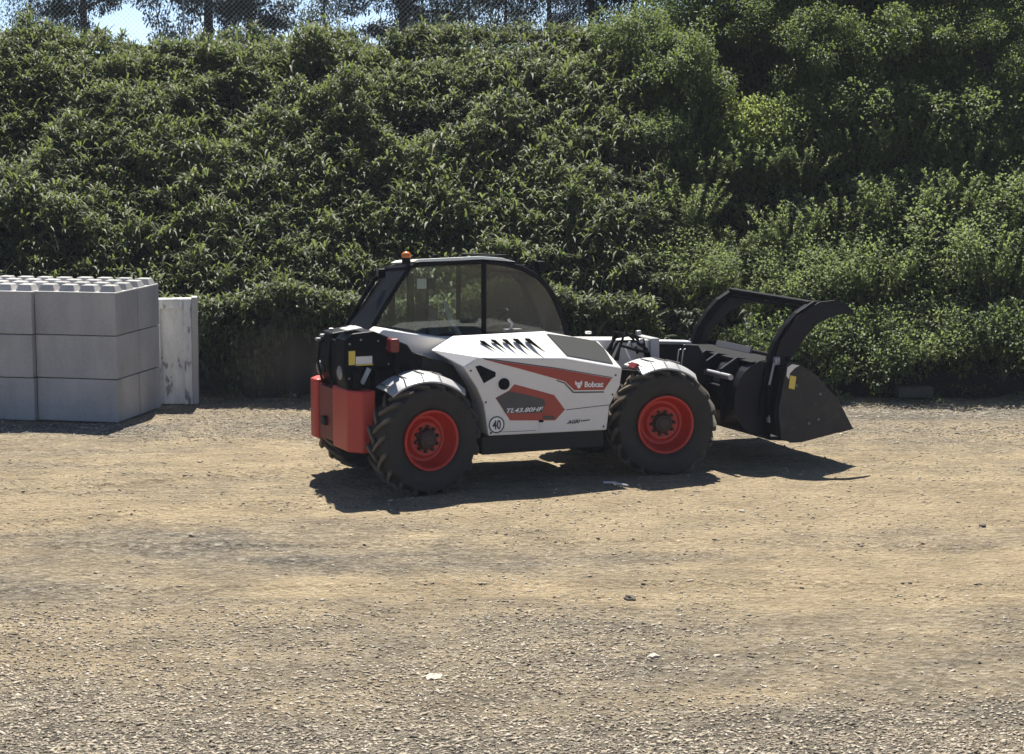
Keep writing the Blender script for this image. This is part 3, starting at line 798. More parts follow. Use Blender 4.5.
# white chipped slab standing behind the blocks
sl = empty('concrete_slab', (-5.10, 30.12, 0), R(6))
tag(sl, 'white painted chipped concrete slab with a raised rim standing behind the grey blocks', 'concrete slab')
sw, sh, sd = .56, 1.51, .16
m = MB(); m.box((sw / 2, sd / 2 + .05, sh / 2), (sw, sd, sh)); m.build('panel', M['slab'], sl, bevel=.01)
m = MB()
for c, d in [((.06, .02, sh / 2), (.12, .058, sh)), ((sw - .055, .02, sh / 2), (.11, .058, sh)), ((sw / 2, .02, sh - .07), (sw - .232, .058, .14))]: m.box(c, d)
m.build('rim', M['slab'], sl, bevel=.012)
m = MB(); m.box((sw + .042, .12, sh / 2 + .01), (.08, .26, sh + .02)); m.build('edge_strip', M['concrete'], sl, bevel=.01)

# ------------------------------------------------------------------ telehandler
YAW = R(23.54)
TX, TY = -1.367, 24.095
th = empty('telehandler', (TX, TY, .0), YAW)
tag(th, 'white and red telehandler with a black grapple bucket parked across the gravel yard', 'telehandler')
WR = .625; WB = 2.892

# wheels
def wheel_parts():
    hub = MB()
    hub.lathe([(0, -.075), (.055, -.075), (.065, -.065), (.095, -.055), (.105, -.04), (.118, .0), (.118, .03)], 28)
    for k in range(10):
        a = 2 * math.pi * k / 10
        hub.lathe([(0, -.035), (.016, -.035), (.019, -.025), (.019, .03)], 6, (.138 * math.cos(a), 0, .138 * math.sin(a)))
    ho = hub.build('wheel', M['hub'], th, smooth=35)
    rim = MB()
    rim.lathe([(.105, .02), (.15, .015), (.185, .012), (.20, .03), (.225, .055), (.25, .05), (.275, .0), (.296, -.08), (.306, -.118), (.318, -.130), (.330, -.130), (.338, -.120), (.338, -.09), (.33, -.05), (.32, .1), (.34, .26), (.33, .27), (.29, .27), (.10, .12), (.105, .02)], 56)
    rim.build('rim', M['rim_red'], ho, smooth=28)
    t = MB(); hw = .215; c0 = .08
    prof = [(.330, -.150), (.350, -.178), (.43, -.215), (.50, -.222), (.555, -.212), (.574, -.19), (.580, -.15), (.583, -.06), (.583, .06), (.580, .15), (.574, .19), (.555, .212), (.50, .222), (.43, .215), (.350, .178), (.330, .150)]
    t.lathe([(r, y + c0) for r, y in prof], 72)
    nl = 19
    for side in (-1, 1):
        for k in range(nl):
            a0 = 2 * math.pi * (k + (.5 if side > 0 else 0)) / nl
            st = [(-.012, .0, .576, .630, .017), (.08, .12, .576, .630, .020), (.165, .23, .572, .626, .024), (.206, .29, .552, .606, .026), (.215, .31, .530, .572, .022)]
            ring = []
            for (y, da, r0, r1, w) in st:
                a = a0 - da; yy = c0 + side * y
                da_ = w / .6
                for (r, s) in ((r0 - .012, -1.25), (r1, -1), (r1, 1), (r0 - .012, 1.25)):
                    an = a + s * da_
                    yo = yy + (side * .012 if (r == r1 and y > .2) else 0)
                    ring.append((r * math.cos(an), yo, r * math.sin(an)))
            fs = []
            for i in range(len(st) - 1):
                for q in range(4):
                    fs.append([i * 4 + q, i * 4 + (q + 1) % 4, (i + 1) * 4 + (q + 1) % 4, (i + 1) * 4 + q])
            fs.append([0, 1, 2, 3]); fs.append([len(st) * 4 - 4 + q for q in (3, 2, 1, 0)])
            t.add(ring, fs)
    t.build('tyre', M['rubber'], ho, smooth=32)
    return ho
w0 = wheel_parts()
# outer tyre face 0.142 outside the wheel's own origin
def put_wheel(o, x, side, steer):
    y = side * (1.15 - .142)
    o.location = (x, y, WR - .012); o.rotation_euler = (0, random.uniform(0, 6), (0 if side < 0 else math.pi) + steer)
    o.rotation_mode = 'XYZ'
put_wheel(w0, 0.03, -1, R(8))
for x, s, st in ((WB + .05, -1, R(-9)), (0, 1, R(8)), (WB + .05, 1, R(-9))):
    put_wheel(copy_tree(w0, th), x, s, st)

# engine cover
A_ = (.20, -.72, 1.556); B_ = (.50, -.62, 1.69); C_ = (1.62, -.62, 1.695); D_ = (2.30, -.63, 1.55); E_ = (2.425, -1.0, 1.271)
F_ = (.48, -1.0, 1.379); G_ = (.66, -1.0, 1.477); H_ = (1.70, -1.0, 1.42)
low = [(2.396, -1.0, 1.073), (2.267, -1.0, .854), (2.232, -1.0, .576), (.772, -1.0, .599), (.714, -1.0, .964), (.634, -1.0, 1.145)]
yi = -.30
inn = lambda p: {A_: (.40, yi, 1.50), B_: (.66, yi, 1.64), C_: (1.76, yi, 1.652), D_: (2.38, yi, 1.49)}.get(p, (p[0], yi, p[2]))
vs = [A_, B_, C_, D_, E_, F_, G_, H_] + low
n0 = len(vs)
vs += [inn(p) for p in vs]
A, B, C, D, E, Fv, G, Hv, L1, L2, L3, L4, L5, L6 = range(14)
i_ = lambda k: k + n0
fs = [[Fv, G, Hv, E, L1, L2, L3, L4, L5, L6], [A, B, G, Fv], [B, C, Hv, G], [C, D, E, Hv],
      [A, i_(A), i_(B), B], [B, i_(B), i_(C), C], [C, i_(C), i_(D), D], [D, i_(D), i_(E), E],
      [E, i_(E), i_(L1), L1], [L1, i_(L1), i_(L2), L2], [L2, i_(L2), i_(L3), L3], [L3, i_(L3), i_(L4), L4],
      [L4, i_(L4), i_(L5), L5], [L5, i_(L5), i_(L6), L6], [L6, i_(L6), i_(Fv), Fv], [Fv, i_(Fv), i_(A), A],
      [i_(q) for q in (A, Fv, L6, L5, L4, L3, L2, L1, E, D, C, B)]]
ec = MB().add(vs, fs).build('engine_cover', M['white'], th, bevel=.014)

def on_side(name, pts, mat, y0=-1.0, th_=.004, off=.0, parent=None):
    return MB().prism(pts, y0 - off, y0 - off - th_).build(name, mat, parent or ec)
on_side('red_stripe', [(.727, 1.455), (1.582, 1.313), (2.29, 1.166), (2.192, 1.040), (1.82, 1.056), (1.708, 1.160), (1.582, 1.200), (1.127, 1.340)], M['decal_red'])
on_side('dark_outline', [(1.60, 1.186), (1.703, 1.150), (1.813, 1.040), (2.187, 1.023), (2.196, 1.008), (1.805, 1.024), (1.694, 1.138), (1.60, 1.172)], M['charcoal'])
on_side('dark_outline', [(.70, 1.478), (1.60, 1.322), (2.30, 1.178), (2.30, 1.170), (1.58, 1.316), (.727, 1.458)], M['charcoal'])
on_side('air_intake', [(.614, 1.383), (.668, 1.396), (.856, 1.31), (.855, 1.262), (.715, 1.193)], M['black'], th_=.005)
on_side('side_badge', [(.855, 1.022), (1.021, 1.096), (1.085, 1.163), (1.57, 1.015), (1.704, .841), (1.583, .726), (1.032, .759)], M['decal_red'])
on_side('badge_panel', [(.867, 1.021), (1.028, 1.089), (1.438, .978), (1.462, .922), (1.414, .825), (.973, .84)], M['charcoal'], off=.0045)
mcap = MB(); mcap.lathe([(0, -.030), (.040, -.030), (.058, -.022), (.066, -.008), (.066, .004)], 28, (.957, -1.003, 1.172))
mcap.build('filler_cap', M['black'], ec, smooth=35)
rd = MB(); rd.lathe([(0, -.004), (.094, -.004), (.094, 0)], 36, (.867, -1.0, .721)); rd.build('speed_sign', M['letter_white'], ec)
rr = MB(); rr.lathe([(.082, -.008), (.095, -.008), (.095, -.003), (.082, -.003)], 36, (.867, -1.0, .721), closed=True); rr.build('sign_ring', M['letter_black'], ec)
# little service latch and label under the badge
on_side('latch', [(1.385, .742), (1.435, .74), (1.435, .715), (1.385, .717)], M['black'], th_=.012)
on_side('paper_tag', [(1.39, .708), (1.43, .706), (1.43, .60), (1.39, .602)], M['paper'])
on_side('vent_slot', [(1.43, .790), (1.57, .778), (1.57, .742), (1.43, .752)], M['charcoal'], off=.0045, th_=.004)
on_side('panel_seam', [(1.72, .842), (2.26, .868), (2.26, .860), (1.72, .834)], M['charcoal'], th_=.003)

on_side('panel_seam', [(.80, .640), (1.35, .628), (1.35, .623), (.80, .635)], M['charcoal'], th_=.003)
for x_, z_ in ((.74, .98), (.80, .63), (2.19, .62), (2.30, .98), (2.34, 1.20), (.56, 1.34)):
    b_ = MB(); b_.lathe([(0, -.006), (.010, -.006), (.013, 0)], 10, (x_, -1.0, z_)); b_.build('bolt', M['charcoal'], ec)

def text(name, s, x, z, w, h, mat, y=-1.006, shear=0, bold=.0, parent=None, rot=0.0):
    cu = bpy.data.curves.new(name, 'FONT'); cu.body = s; cu.shear = shear; cu.offset = bold; cu.extrude = .0012
    cu.size = 1; cu.resolution_u = 4
    ob = bpy.data.objects.new(name, cu); col.objects.link(ob)
    dg = bpy.context.evaluated_depsgraph_get(); dg.update()
    me = bpy.data.meshes.new_from_object(ob.evaluated_get(dg))
    bpy.data.objects.remove(ob); bpy.data.curves.remove(cu)
    co = np.zeros(len(me.vertices) * 3, np.float32); me.vertices.foreach_get('co', co); co = co.reshape(-1, 3)
    mn = co.min(0); mx = co.max(0)
    cx = (co[:, 0] - mn[0]) / (mx[0] - mn[0]) * w; cz = (co[:, 1] - mn[1]) / (mx[1] - mn[1]) * h
    cr, sr = math.cos(rot), math.sin(rot)
    out = np.stack([x + cx * cr - cz * sr, y - co[:, 2], z + cx * sr + cz * cr], -1)
    me.vertices.foreach_set('co', np.ascontiguousarray(out, np.float32).ravel()); me.update(); me.name = name
    return mesh_obj(name, me, mat, parent or ec)
text('lettering', 'Bobcat', 1.945, 1.083, .235, .066, M['letter_white'], y=-1.008, bold=.035, rot=-.05)
text('lettering', 'TL43.80HF', .985, .846, .45, .050, M['letter_white'], y=-1.012, shear=.35, bold=.02, rot=-.01)
text('lettering', '40', .817, .668, .10, .105, M['letter_black'], y=-1.008, bold=.02)
text('lettering', 'AGRI', 1.73, .674, .17, .042, M['letter_black'], y=-1.004, shear=.4, bold=.03, rot=.03)
on_side('lettering', [(1.905, .707), (2.02, .713), (2.012, .699), (1.90, .692)], M['charcoal'], th_=.002)
# cat head emblem: ears, brow, muzzle
ex, ez = 1.875, 1.118
on_side('emblem', [(ex - .045, ez + .048), (ex - .02, ez + .022), (ex + .012, ez + .022), (ex + .040, ez + .046), (ex + .044, ez + .0), (ex + .03, ez - .008), (ex + .018, ez - .04), (ex - .01, ez - .045), (ex - .026, ez - .01), (ex - .046, ez + .002)], M['letter_white'], off=.0045, th_=.002)
for s in (-1, 1):
    on_side('emblem_eye', [(ex + s * .010 - .002, ez + .004), (ex + s * .026 - .002, ez + .010), (ex + s * .022 - .002, ez - .004)], M['decal_red'], off=.0070, th_=.0015)
# grille on the sloping front facet
nG = (Vector(D_) - Vector(C_)).cross(Vector(E_) - Vector(C_)).normalized()
if nG.z < 0: nG = -nG
gp = [(1.634, -.66, 1.665), (1.993, -.638, 1.606), (2.255, -.64, 1.550), (2.315, -.735, 1.475), (2.325, -.95, 1.322), (1.75, -.95, 1.443)]
def toplane(p, p0, n): p = Vector(p); return p - n * (p - Vector(p0)).dot(n)
MB().slab([toplane(p, C_, nG) + nG * .003 for p in gp], nG * .006).build('grille', M['grille'], ec)
# louvres on the long upper facet
nL = (Vector(C_) - Vector(B_)).cross(Vector(G_) - Vector(B_)).normalized()
if nL.z < 0: nL = -nL
lv = [[(.784, -.723), (.828, -.733), (.912, -.897), (.768, -.801)], [(.923, -.713), (.971, -.73), (1.031, -.906), (.909, -.792)],
      [(1.06, -.717), (1.109, -.731), (1.159, -.916), (1.048, -.789)], [(1.19, -.72), (1.245, -.731), (1.3, -.933), (1.176, -.792)],
      [(1.333, -.724), (1.383, -.734), (1.474, -.972), (1.314, -.819)]]
for q in lv:
    pts = []
    q = [q[0], q[1], q[2], tuple(.62 * a + .38 * b for a, b in zip(q[0], q[3]))]
    for x, y in q:
        z = B_[2] - (nL.x * (x - B_[0]) + nL.y * (y - B_[1])) / nL.z
        pts.append(Vector((x, y, z)) + nL * .002)
    MB().slab(pts, nL * .004).build('louvre', M['void'], ec)

# chassis and axles
ch = MB()
ch.box((1.45, -.62, .49), (1.50, .72, .21))
ch.box((1.45, 0, .72), (3.5, .62, .50))
ch.box((1.45, .62, .60), (1.5, .62, .36))
ch.prism([(-.62, .62), (-.62, 1.10), (.62, 1.10), (.70, .62)], -.52, .52)
ch.prism([(2.3, .55), (2.3, 1.25), (3.35, 1.10), (3.35, .62)], -.5, .5)
ch.prism([(.05, 1.05), (.12, 1.50), (.50, 1.36), (.70, 1.1), (.76, .62), (.5, .62)], -.66, -.32)
ch.build('chassis', M['chassis'], th, bevel=.015)
for x in (0, WB):
    a = MB(); a.lathe([(.0, -.80), (.10, -.80), (.12, -.5), (.10, -.3), (.19, -.15), (.21, 0), (.19, .15), (.10, .3), (.12, .5), (.10, .80), (0, .80)], 20, (x, 0, .60))
    a.build('axle', M['chassis'], th, smooth=40)

# fenders
def fender(x, side, a0, a1, mat):
    y0, y1 = (-1.13, -.70) if side < 0 else (.70, 1.13)
    m = MB(); n = 14; rad = .742; th_ = .018; vs = []
    for k in range(n + 1):
        a = R(a0 + (a1 - a0) * k / n); c, s = math.cos(a), math.sin(a)
        for y, dr in ((y0, -.075) if side < 0 else (y0, 0), (y0 + .12, -.012) if side < 0 else (y1 - .12, -.012), (y1, 0) if side < 0 else (y1, -.075)):
            for r in (rad + dr, rad + dr - th_): vs.append((x + r * c, y, .60 + r * s))
    fs = []
    for k in range(n):
        p, q = k * 6, k * 6 + 6
        for i, j in ((0, 2), (2, 4), (4, 5), (5, 3), (3, 1), (1, 0)): fs.append([p + i, p + j, q + j, q + i])
    for p in (0, n * 6): fs.append([p + i for i in (0, 2, 4, 5, 3, 1)])
    o = m.add(vs, fs).build('fender', mat, th, smooth=50)
    r2 = MB()
    for k in range(4):
        a = R(a0 + (a1 - a0) * (.35 + .2 * k))
        r2.box((x + (rad + .002) * math.cos(a), (y0 + y1) / 2, .60 + (rad + .002) * math.sin(a)), (.012, abs(y1 - y0) - .09, .012))
    r2.build('rib', M['charcoal'], o)
for s in (-1, 1):
    fender(0, s, 48, 128, M['silver']); fender(WB, s, 50, 114, M['silver'])
MB().prism([(2.56, 1.27), (2.61, 1.325), (2.635, 1.31), (2.59, 1.25)], -1.02, -.85).build('fender_flap', M['tail_red'], th, bevel=.006)

# rear: counterweights, frame tower, lamps
def cwpoly(p, z0, z1):
    MB().slab([(x, y, z0) for x, y in p], (0, 0, z1 - z0)).build('counterweight', M['red'], th, bevel=.03, seg=3)
cwpoly([(-.755, -.17), (-.78, -.21), (-.78, -.70), (-.66, -.86), (-.50, -.86), (-.50, -.17)], .47, 1.16)
cwpoly([(-.755, .38), (-.78, .42), (-.78, .58), (-.66, .74), (-.50, .74), (-.50, .38)], .47, 1.15)
MB().prism([(-.74, .50), (-.74, 1.10), (-.5, 1.10), (-.5, .50)], -.165, .375).build('rear_recess', M['recess_red'], th, bevel=.01)
MB().prism([(-.79, .66), (-.72, .66), (-.72, .76), (-.79, .76)], .08, .20).build('tow_hook', M['chassis'], th, bevel=.015)
rt = MB()
rt.prism([(-.76, 1.16), (-.80, 1.35), (-.78, 1.70), (-.70, 1.77), (-.45, 1.79), (-.05, 1.62), (.10, 1.40), (.10, 1.05), (-.70, 1.05)], -.66, -.34)
rt.prism([(-.66, 1.10), (-.72, 1.35), (-.68, 1.70), (-.40, 1.74), (.10, 1.40), (.10, 1.05)], .10, .44)
rt.box((-.60, -.12, 1.36), (.18, .44, .56))
rt.box((-.67, -.50, 1.25), (.08, .5, .26))
rt.box((-.30, -.60, 1.22), (.34, .28, .30))
rt.build('rear_frame', M['black'], th, bevel=.02)
hoses = MB()
for y, z, dx in ((-.28, 1.62, .0), (-.20, 1.66, .01), (.00, 1.60, .0), (.30, 1.58, -.02)):
    hoses.tube([(-.70 + dx, y, 1.12), (-.76 + dx, y - .02, 1.35), (-.72 + dx, y + .03, z), (-.45, y + .05, z + .14)], .016, 7)
hoses.build('hose', M['black'], th, smooth=60)
def rbox(name, c, d, mat, b=.004, parent=None): return MB().box(c, d).build(name, mat, parent or th, bevel=b)
rbox('yellow_label', (-.705, -.664, 1.505), (.075, .008, .155), M['yellow'], .001)
rbox('white_label', (-.565, -.663, 1.475), (.19, .006, .085), M['paper'], .001)
rbox('yellow_label', (-.56, -.663, 1.423), (.20, .006, .014), M['yellow'], .001)
rl = MB(); rl.box((0, 0, 0), (.055, .02, .19), Matrix.Rotation(R(28), 3, 'Y')); o = rl.build('bracket', M['seat_light'], th, bevel=.006); o.location = (-.555, -.675, 1.30)
for k_, (x_, z_) in enumerate(((-.73, 1.66), (-.60, 1.70), (-.40, 1.68), (-.30, 1.60), (-.74, 1.28), (-.42, 1.36), (-.36, 1.28), (-.28, 1.42), (-.66, 1.20))):
    MB().tube([(x_, -.655, z_), (x_, -.672, z_)], .012, 6).build('bolt', M['bright_steel'], th)
MB().slab([(-.74, -.60, 1.795), (-.74, -.36, 1.795), (-.56, -.36, 1.815), (-.56, -.60, 1.815)], (0, 0, .012)).build('lit_frame_top', M['white'], th)  # white slab put in for the lit top of the black rear frame
# two round rear lamps
for y, z, x_ in ((-.52, 1.33, -.80), (.38, 1.29, -.74)):
    l = MB()
    for k in range(24):
        pass
    prof = [(0, -.012), (.055, -.014), (.062, -.004), (.070, -.006), (.078, .0), (.072, .05), (0, .06)]
    l.lathe(prof, 26); o = l.build('reversing_lamp', M['bright_steel'], th, smooth=40)
    o.rotation_euler = (0, 0, R(-90)); o.location = (x_, y, z)
for s in (-1, 1):
    tl = rbox('tail_light', (-.30, s * .86, 1.65 if s < 0 else 1.42), (.10, .16, .15), M['tail_red'], .02)
    MB().box((-.24, s * .80, 1.45), (.05, .05, .24)).build('tail_light_arm', M['black'], th)
for p in ((-.70, .05, 1.75), (-.72, .30, 1.66), (-.72, .46, 1.60), (-.71, -.50, 1.40), (-.71, -.62, 1.66)):
    MB().box((0, 0, 0), (.05, .06, .03), Matrix.Rotation(R(random.uniform(-40, 40)), 3, 'Z')).build('hose_fitting', M['bright_steel'], th, bevel=.006).location = p

# boom
bm_ = MB()
bm_.prism([(-.30, 1.58), (-.29, 1.70), (-.20, 1.765), (.60, 1.615), (3.10, 1.50), (3.16, 1.47), (3.16, 1.12), (.55, 1.24), (.30, 1.42), (-.1, 1.55)], -.30, .06)
boom = bm_.build('boom', M['white'], th, bevel=.02)
MB().prism([(3.05, 1.455), (3.72, 1.415), (3.78, 1.30), (3.78, 1.13), (3.05, 1.17)], -.25, .01).build('inner_boom', M['black'], boom, bevel=.012)
MB().prism([(3.166, 1.474), (3.74, 1.440), (3.74, 1.425), (3.166, 1.459)], -.20, -.04).build('lit_top_strip', M['letter_white'], boom)  # white strip painted in for the lit top of the black boom
MB().prism([(3.12, 1.52), (3.24, 1.515), (3.24, 1.26), (3.12, 1.27)], -.345, .10).build('boom_collar', M['silver'], boom, bevel=.01)
MB().prism([(3.60, 1.42), (3.80, 1.40), (3.98, 1.10), (4.00, .62), (3.86, .46), (3.70, .50), (3.66, .85), (3.50, 1.14)], -.28, .04).build('boom_head', M['navy'], boom, bevel=.015)
MB().tube([(-.35, -.40, 1.68), (-.35, .40, 1.68)], .07, 18).build('boom_pivot', M['bright_steel'], boom, smooth=40)
hs = MB()
for k, (y, z) in enumerate(((-.40, 1.50), (-.46, 1.46), (-.38, 1.56), (-.52, 1.42))):
    hs.tube([(2.45 + k * .05, y, 1.30), (2.62, y - .02, z + .06), (2.85, y, z + .08 - .03 * k), (3.02, y + .03, z - .05), (3.08, y + .05, 1.18)], .018, 7)
hs.tube([(2.60, -.45, 1.30), (2.66, -.50, 1.50), (2.72, -.46, 1.62), (2.84, -.44, 1.54), (2.9, -.44, 1.36)], .016, 7)
hs.build('hydraulic_hose', M['black'], boom, smooth=60)
MB().tube([(2.78, -.50, 1.30), (2.70, -.52, 1.44), (2.76, -.52, 1.52)], .014, 7).build('pipe', M['letter_white'], boom, smooth=60)
for p in ((2.92, -.42, 1.60), (2.96, -.40, 1.50), (2.84, -.46, 1.47)):
    MB().box(p, (.06, .05, .06)).build('hose_fitting', M['bright_steel'], boom, bevel=.012)
for p in ((3.44, -.45), (3.50, -.45)):
    MB().tube([(p[0] - .03, p[1], 1.16), (p[0], p[1], 1.38), (p[0] + .025, p[1], 1.385)], .008, 6).build('pipe', M['bright_steel'], boom, smooth=60)

# cab
cyr, cyl = .20, .98      # right and left glass planes
prof = [(-.20, 1.66), (-.04, 1.92), (.15, 2.20), (.31, 2.405), (.42, 2.44), (1.20, 2.445), (1.45, 2.42), (1.70, 2.355), (1.90, 2.25), (2.04, 2.11), (2.14, 1.94), (2.23, 1.73), (2.30, 1.50)]
cb = MB()
for y in (cyr, cyl):
    dz_ = 0 if y < .5 else .075
    cb.tube([(x, y, z - dz_ * (z > 2.3)) for x, z in prof], [.028] * 4 + [.032] * (len(prof) - 4), 8)
    cb.tube([(1.22, y, 1.5), (1.22, y, 2.445 - dz_)], .032, 8)
    cb.tube([(.34, y + (.08 if y < .5 else -.08), 1.5), (.34, y + (.08 if y < .5 else -.08), 2.33)], .045, 8)
    cb.tube([(-.16, y, 1.64), (.5, y, 1.55), (2.30, y, 1.50)], .03, 8)
for x, z in (prof[0], prof[3], prof[-1], (1.9, 2.25)):
    cb.tube([(x, cyr, z), (x, cyl, z - .075 * (z > 2.3))], .030, 8)
cb.prism([(-.10, .75), (-.17, 1.62), (.5, 1.53), (2.28, 1.48), (2.25, .80)], .14, 1.02)
cab = cb.build('cab', M['black'], th, smooth=45)
def pane(name, pts, mat, y0, y1): return MB().prism(pts, y0, y1).build(name, mat, cab)
for y in (cyr, cyl):
    pane('side_window', [(-.16, 1.66), (.0, 1.92), (.19, 2.20), (.34, 2.385), (.42, 2.405), (1.19, 2.415), (1.19, 1.53), (.5, 1.57)], M['glass'], y - .004, y + .004)
    pane('front_side_window', [(1.25, 1.53), (1.25, 2.415), (1.45, 2.39), (1.69, 2.325), (1.88, 2.22), (2.01, 2.09), (2.11, 1.93), (2.20, 1.72), (2.26, 1.53)], M['glass_dusty'], y - .004, y + .004)
wf = [(1.90, 2.25), (2.04, 2.11), (2.14, 1.94), (2.23, 1.73), (2.295, 1.53)]
m = MB()
for (xa, za), (xb, zb_) in zip(wf[:-1], wf[1:]):
    m.slab([(xa, cyr + .03, za), (xa, cyl - .03, za), (xb, cyl - .03, zb_), (xb, cyr + .03, zb_)], (.006, 0, .002))
m.build('windscreen', M['glass'], cab)
MB().slab([(.29, cyr + .03, 2.37), (.29, cyl - .03, 2.31), (-.17, cyl - .03, 1.70), (-.17, cyr + .03, 1.70)], (-.006, 0, .003)).build('rear_window', M['glass_dark'], cab)
rf = MB()
rs = [(.34, 2.470), (.40, 2.497), (1.15, 2.508), (1.45, 2.480), (1.62, 2.43), (1.20, 2.47), (.40, 2.455)]
nr = len(rs)
rv = [(x, cyr - .02, z) for x, z in rs] + [(x, .94, z - .068) for x, z in rs]
rf.add(rv, [list(range(nr)), list(range(2 * nr - 1, nr - 1, -1))] + [[(k + 1) % nr, k, nr + k, nr + (k + 1) % nr] for k in range(nr)])
rf.build('roof', M['roof'], cab, bevel=.01)
MB().prism([(1.45, 2.476), (1.62, 2.427), (1.93, 2.325), (1.92, 2.308), (1.60, 2.408), (1.42, 2.46)], cyr + .06, cyl - .10).build('roof_visor', M['black'], cab, bevel=.005)
# beacon
bc = MB(); bc.tube([(.30, .30, 2.44), (.30, .30, 2.51)], .05, 16); bc.build('beacon_base', M['black'], th, smooth=40)
bc = MB(); bc.tube([(.30, .30, 2.51), (.30, .30, 2.55), (.30, .30, 2.575)], [.055, .052, .03], 16); bc.build('beacon', M['amber'], th, smooth=50)
for x in (.62, .98):
    MB().box((x, .24, 2.515), (.05, .05, .05)).build('roof_clip', M['black'], th, bevel=.008)
MB().tube([(.98, .24, 2.535), (1.52, .24, 2.505)], .011, 6).build('roof_rail', M['black'], th, smooth=60)
for p in ((1.98, .30, 2.36), (1.98, .88, 2.28)):
    wl = MB(); wl.box(p, (.09, .13, .12)); wl.tube([(p[0] - .02, p[1], p[2] - .06), (p[0] - .06, p[1], p[2] - .14)], .014, 6)
    wl.build('work_light', M['black'], th, bevel=.01)
for p in ((.12, .66, 2.31),):
    wl = MB(); wl.box(p, (.08, .11, .10)); wl.build('work_light', M['black'], th, bevel=.01)
    MB().box((p[0] - .042, p[1], p[2]), (.006, .08, .07)).build('lamp_lens', M['charcoal'], th, bevel=.002)
# rear view mirror on the left of the cab and one ahead on the bonnet
MB().tube([(2.2, .98, 1.85), (2.3, 1.34, 1.9)], .014, 6).build('mirror_arm', M['black'], th, smooth=60)
MB().box((2.31, 1.38, 1.95), (.06, .18, .30)).build('mirror', M['black'], th, bevel=.02)
MB().tube([(1.27, -.45, 1.69), (1.30, -.45, 1.78), (1.25, -.45, 1.83)], .018, 7).build('mirror_arm', M['bright_steel'], th, smooth=60)
MB().box((1.30, -.45, 1.705), (.20, .10, .03)).build('mirror_foot', M['charcoal'], th, bevel=.006)
# interior
rbox('notice', (.46, .225, 2.21), (.115, .006, .115), M['paper'], .001, cab)
MB().box((.62, .34, 2.20), (.10, .05, .13)).build('monitor', M['black'], cab, bevel=.01)
MB().tube([(.58, .36, 1.6), (.58, .36, 2.2)], .02, 7).build('monitor_post', M['black'], cab, smooth=60)
st = MB()
st.box((.92, .66, 1.30), (.50, .50, .13)); st.box((.70, .66, 1.62), (.13, .48, .62), Matrix.Rotation(R(-10), 3, 'Y'))
st.box((.62, .66, 2.03), (.10, .26, .20), Matrix.Rotation(R(-10), 3, 'Y'))
st.build('seat', M['seat'], cab, bevel=.04, seg=3)
MB().tube([(.80, .36, 1.98), (.84, .36, 1.80), (.92, .36, 1.66), (.98, .36, 1.58)], [.022, .03, .036, .03], 8).build('armrest', M['seat_light'], cab, smooth=60)
sw_ = MB()
ring = [(.19 * math.cos(t), .19 * math.sin(t), 0) for t in np.linspace(0, 2 * math.pi, 25)]
rot = Matrix.Rotation(R(-35), 3, 'Y')
sw_.tube([rot @ Vector(p) + Vector((1.55, .66, 1.72)) for p in ring], .014, 8)
sw_.tube([(1.55, .66, 1.72), (1.72, .66, 1.45)], .035, 8)
sw_.build('steering_wheel', M['charcoal'], cab, smooth=60)
rbox('dashboard', (1.95, .66, 1.56), (.40, .74, .16), M['charcoal'], .04, cab)
MB().tube([(2.02, .30, 1.5), (2.02, .30, 1.70), (2.06, .40, 1.71)], .02, 7).build('grab_handle', M['seat_light'], cab, smooth=60)
# small mirrors and white cap ahead of the cab
MB().box((2.40, -.15, 1.60), (.07, .05, .03)).build('cap', M['letter_white'], th, bevel=.01)

# bucket
def arc(c, r, a0, a1, n): return [(c[0] + r * math.cos(R(a0 + (a1 - a0) * k / n)), c[1] + r * math.sin(R(a0 + (a1 - a0) * k / n))) for k in range(n + 1)]
BY = 1.14; RYB = .90
back = [(4.55, 1.255), (4.32, 1.235)] + arc((4.42, .80), .47, 110, 255, 12) + [(4.72, .31), (5.36, .425)]
inner = [(x + .03 * (4.6 - x) if x < 4.6 else x, z + .014) for x, z in back]
sh_ = MB()
for (a, b) in zip(back[:-1], back[1:]):
    dx, dz = b[0] - a[0], b[1] - a[1]; l = math.hypot(dx, dz); nx_, nz_ = dz / l * -.016, dx / l * .016
    BY_ = BY if (a[0] > 4.5 or b[0] > 4.5) and b[1] < .5 else RYB
    sh_.add([(a[0], -BY_, a[1]), (b[0], -BY_, b[1]), (b[0], BY_, b[1]), (a[0], BY_, a[1]),
             (a[0] + nx_, -BY_, a[1] + nz_), (b[0] + nx_, -BY_, b[1] + nz_), (b[0] + nx_, BY_, b[1] + nz_), (a[0] + nx_, BY_, a[1] + nz_)],
            [(0, 1, 2, 3), (7, 6, 5, 4), (0, 4, 5, 1), (1, 5, 6, 2), (2, 6, 7, 3), (3, 7, 4, 0)])
bucket = sh_.build('bucket', M['navy'], th)
side = [(4.50, 1.245), (4.62, 1.238), (4.70, 1.205), (4.82, 1.14), (4.955, 1.026), (5.205, .774), (5.30, .62), (5.41, .432), (5.394, .415), (4.706, .298), (4.56, .302), (4.43, .367), (4.387, .701)]
rearside = [(4.50, 1.26), (4.30, 1.245)] + arc((4.42, .80), .485, 110, 235, 10) + [(4.43, .34)]
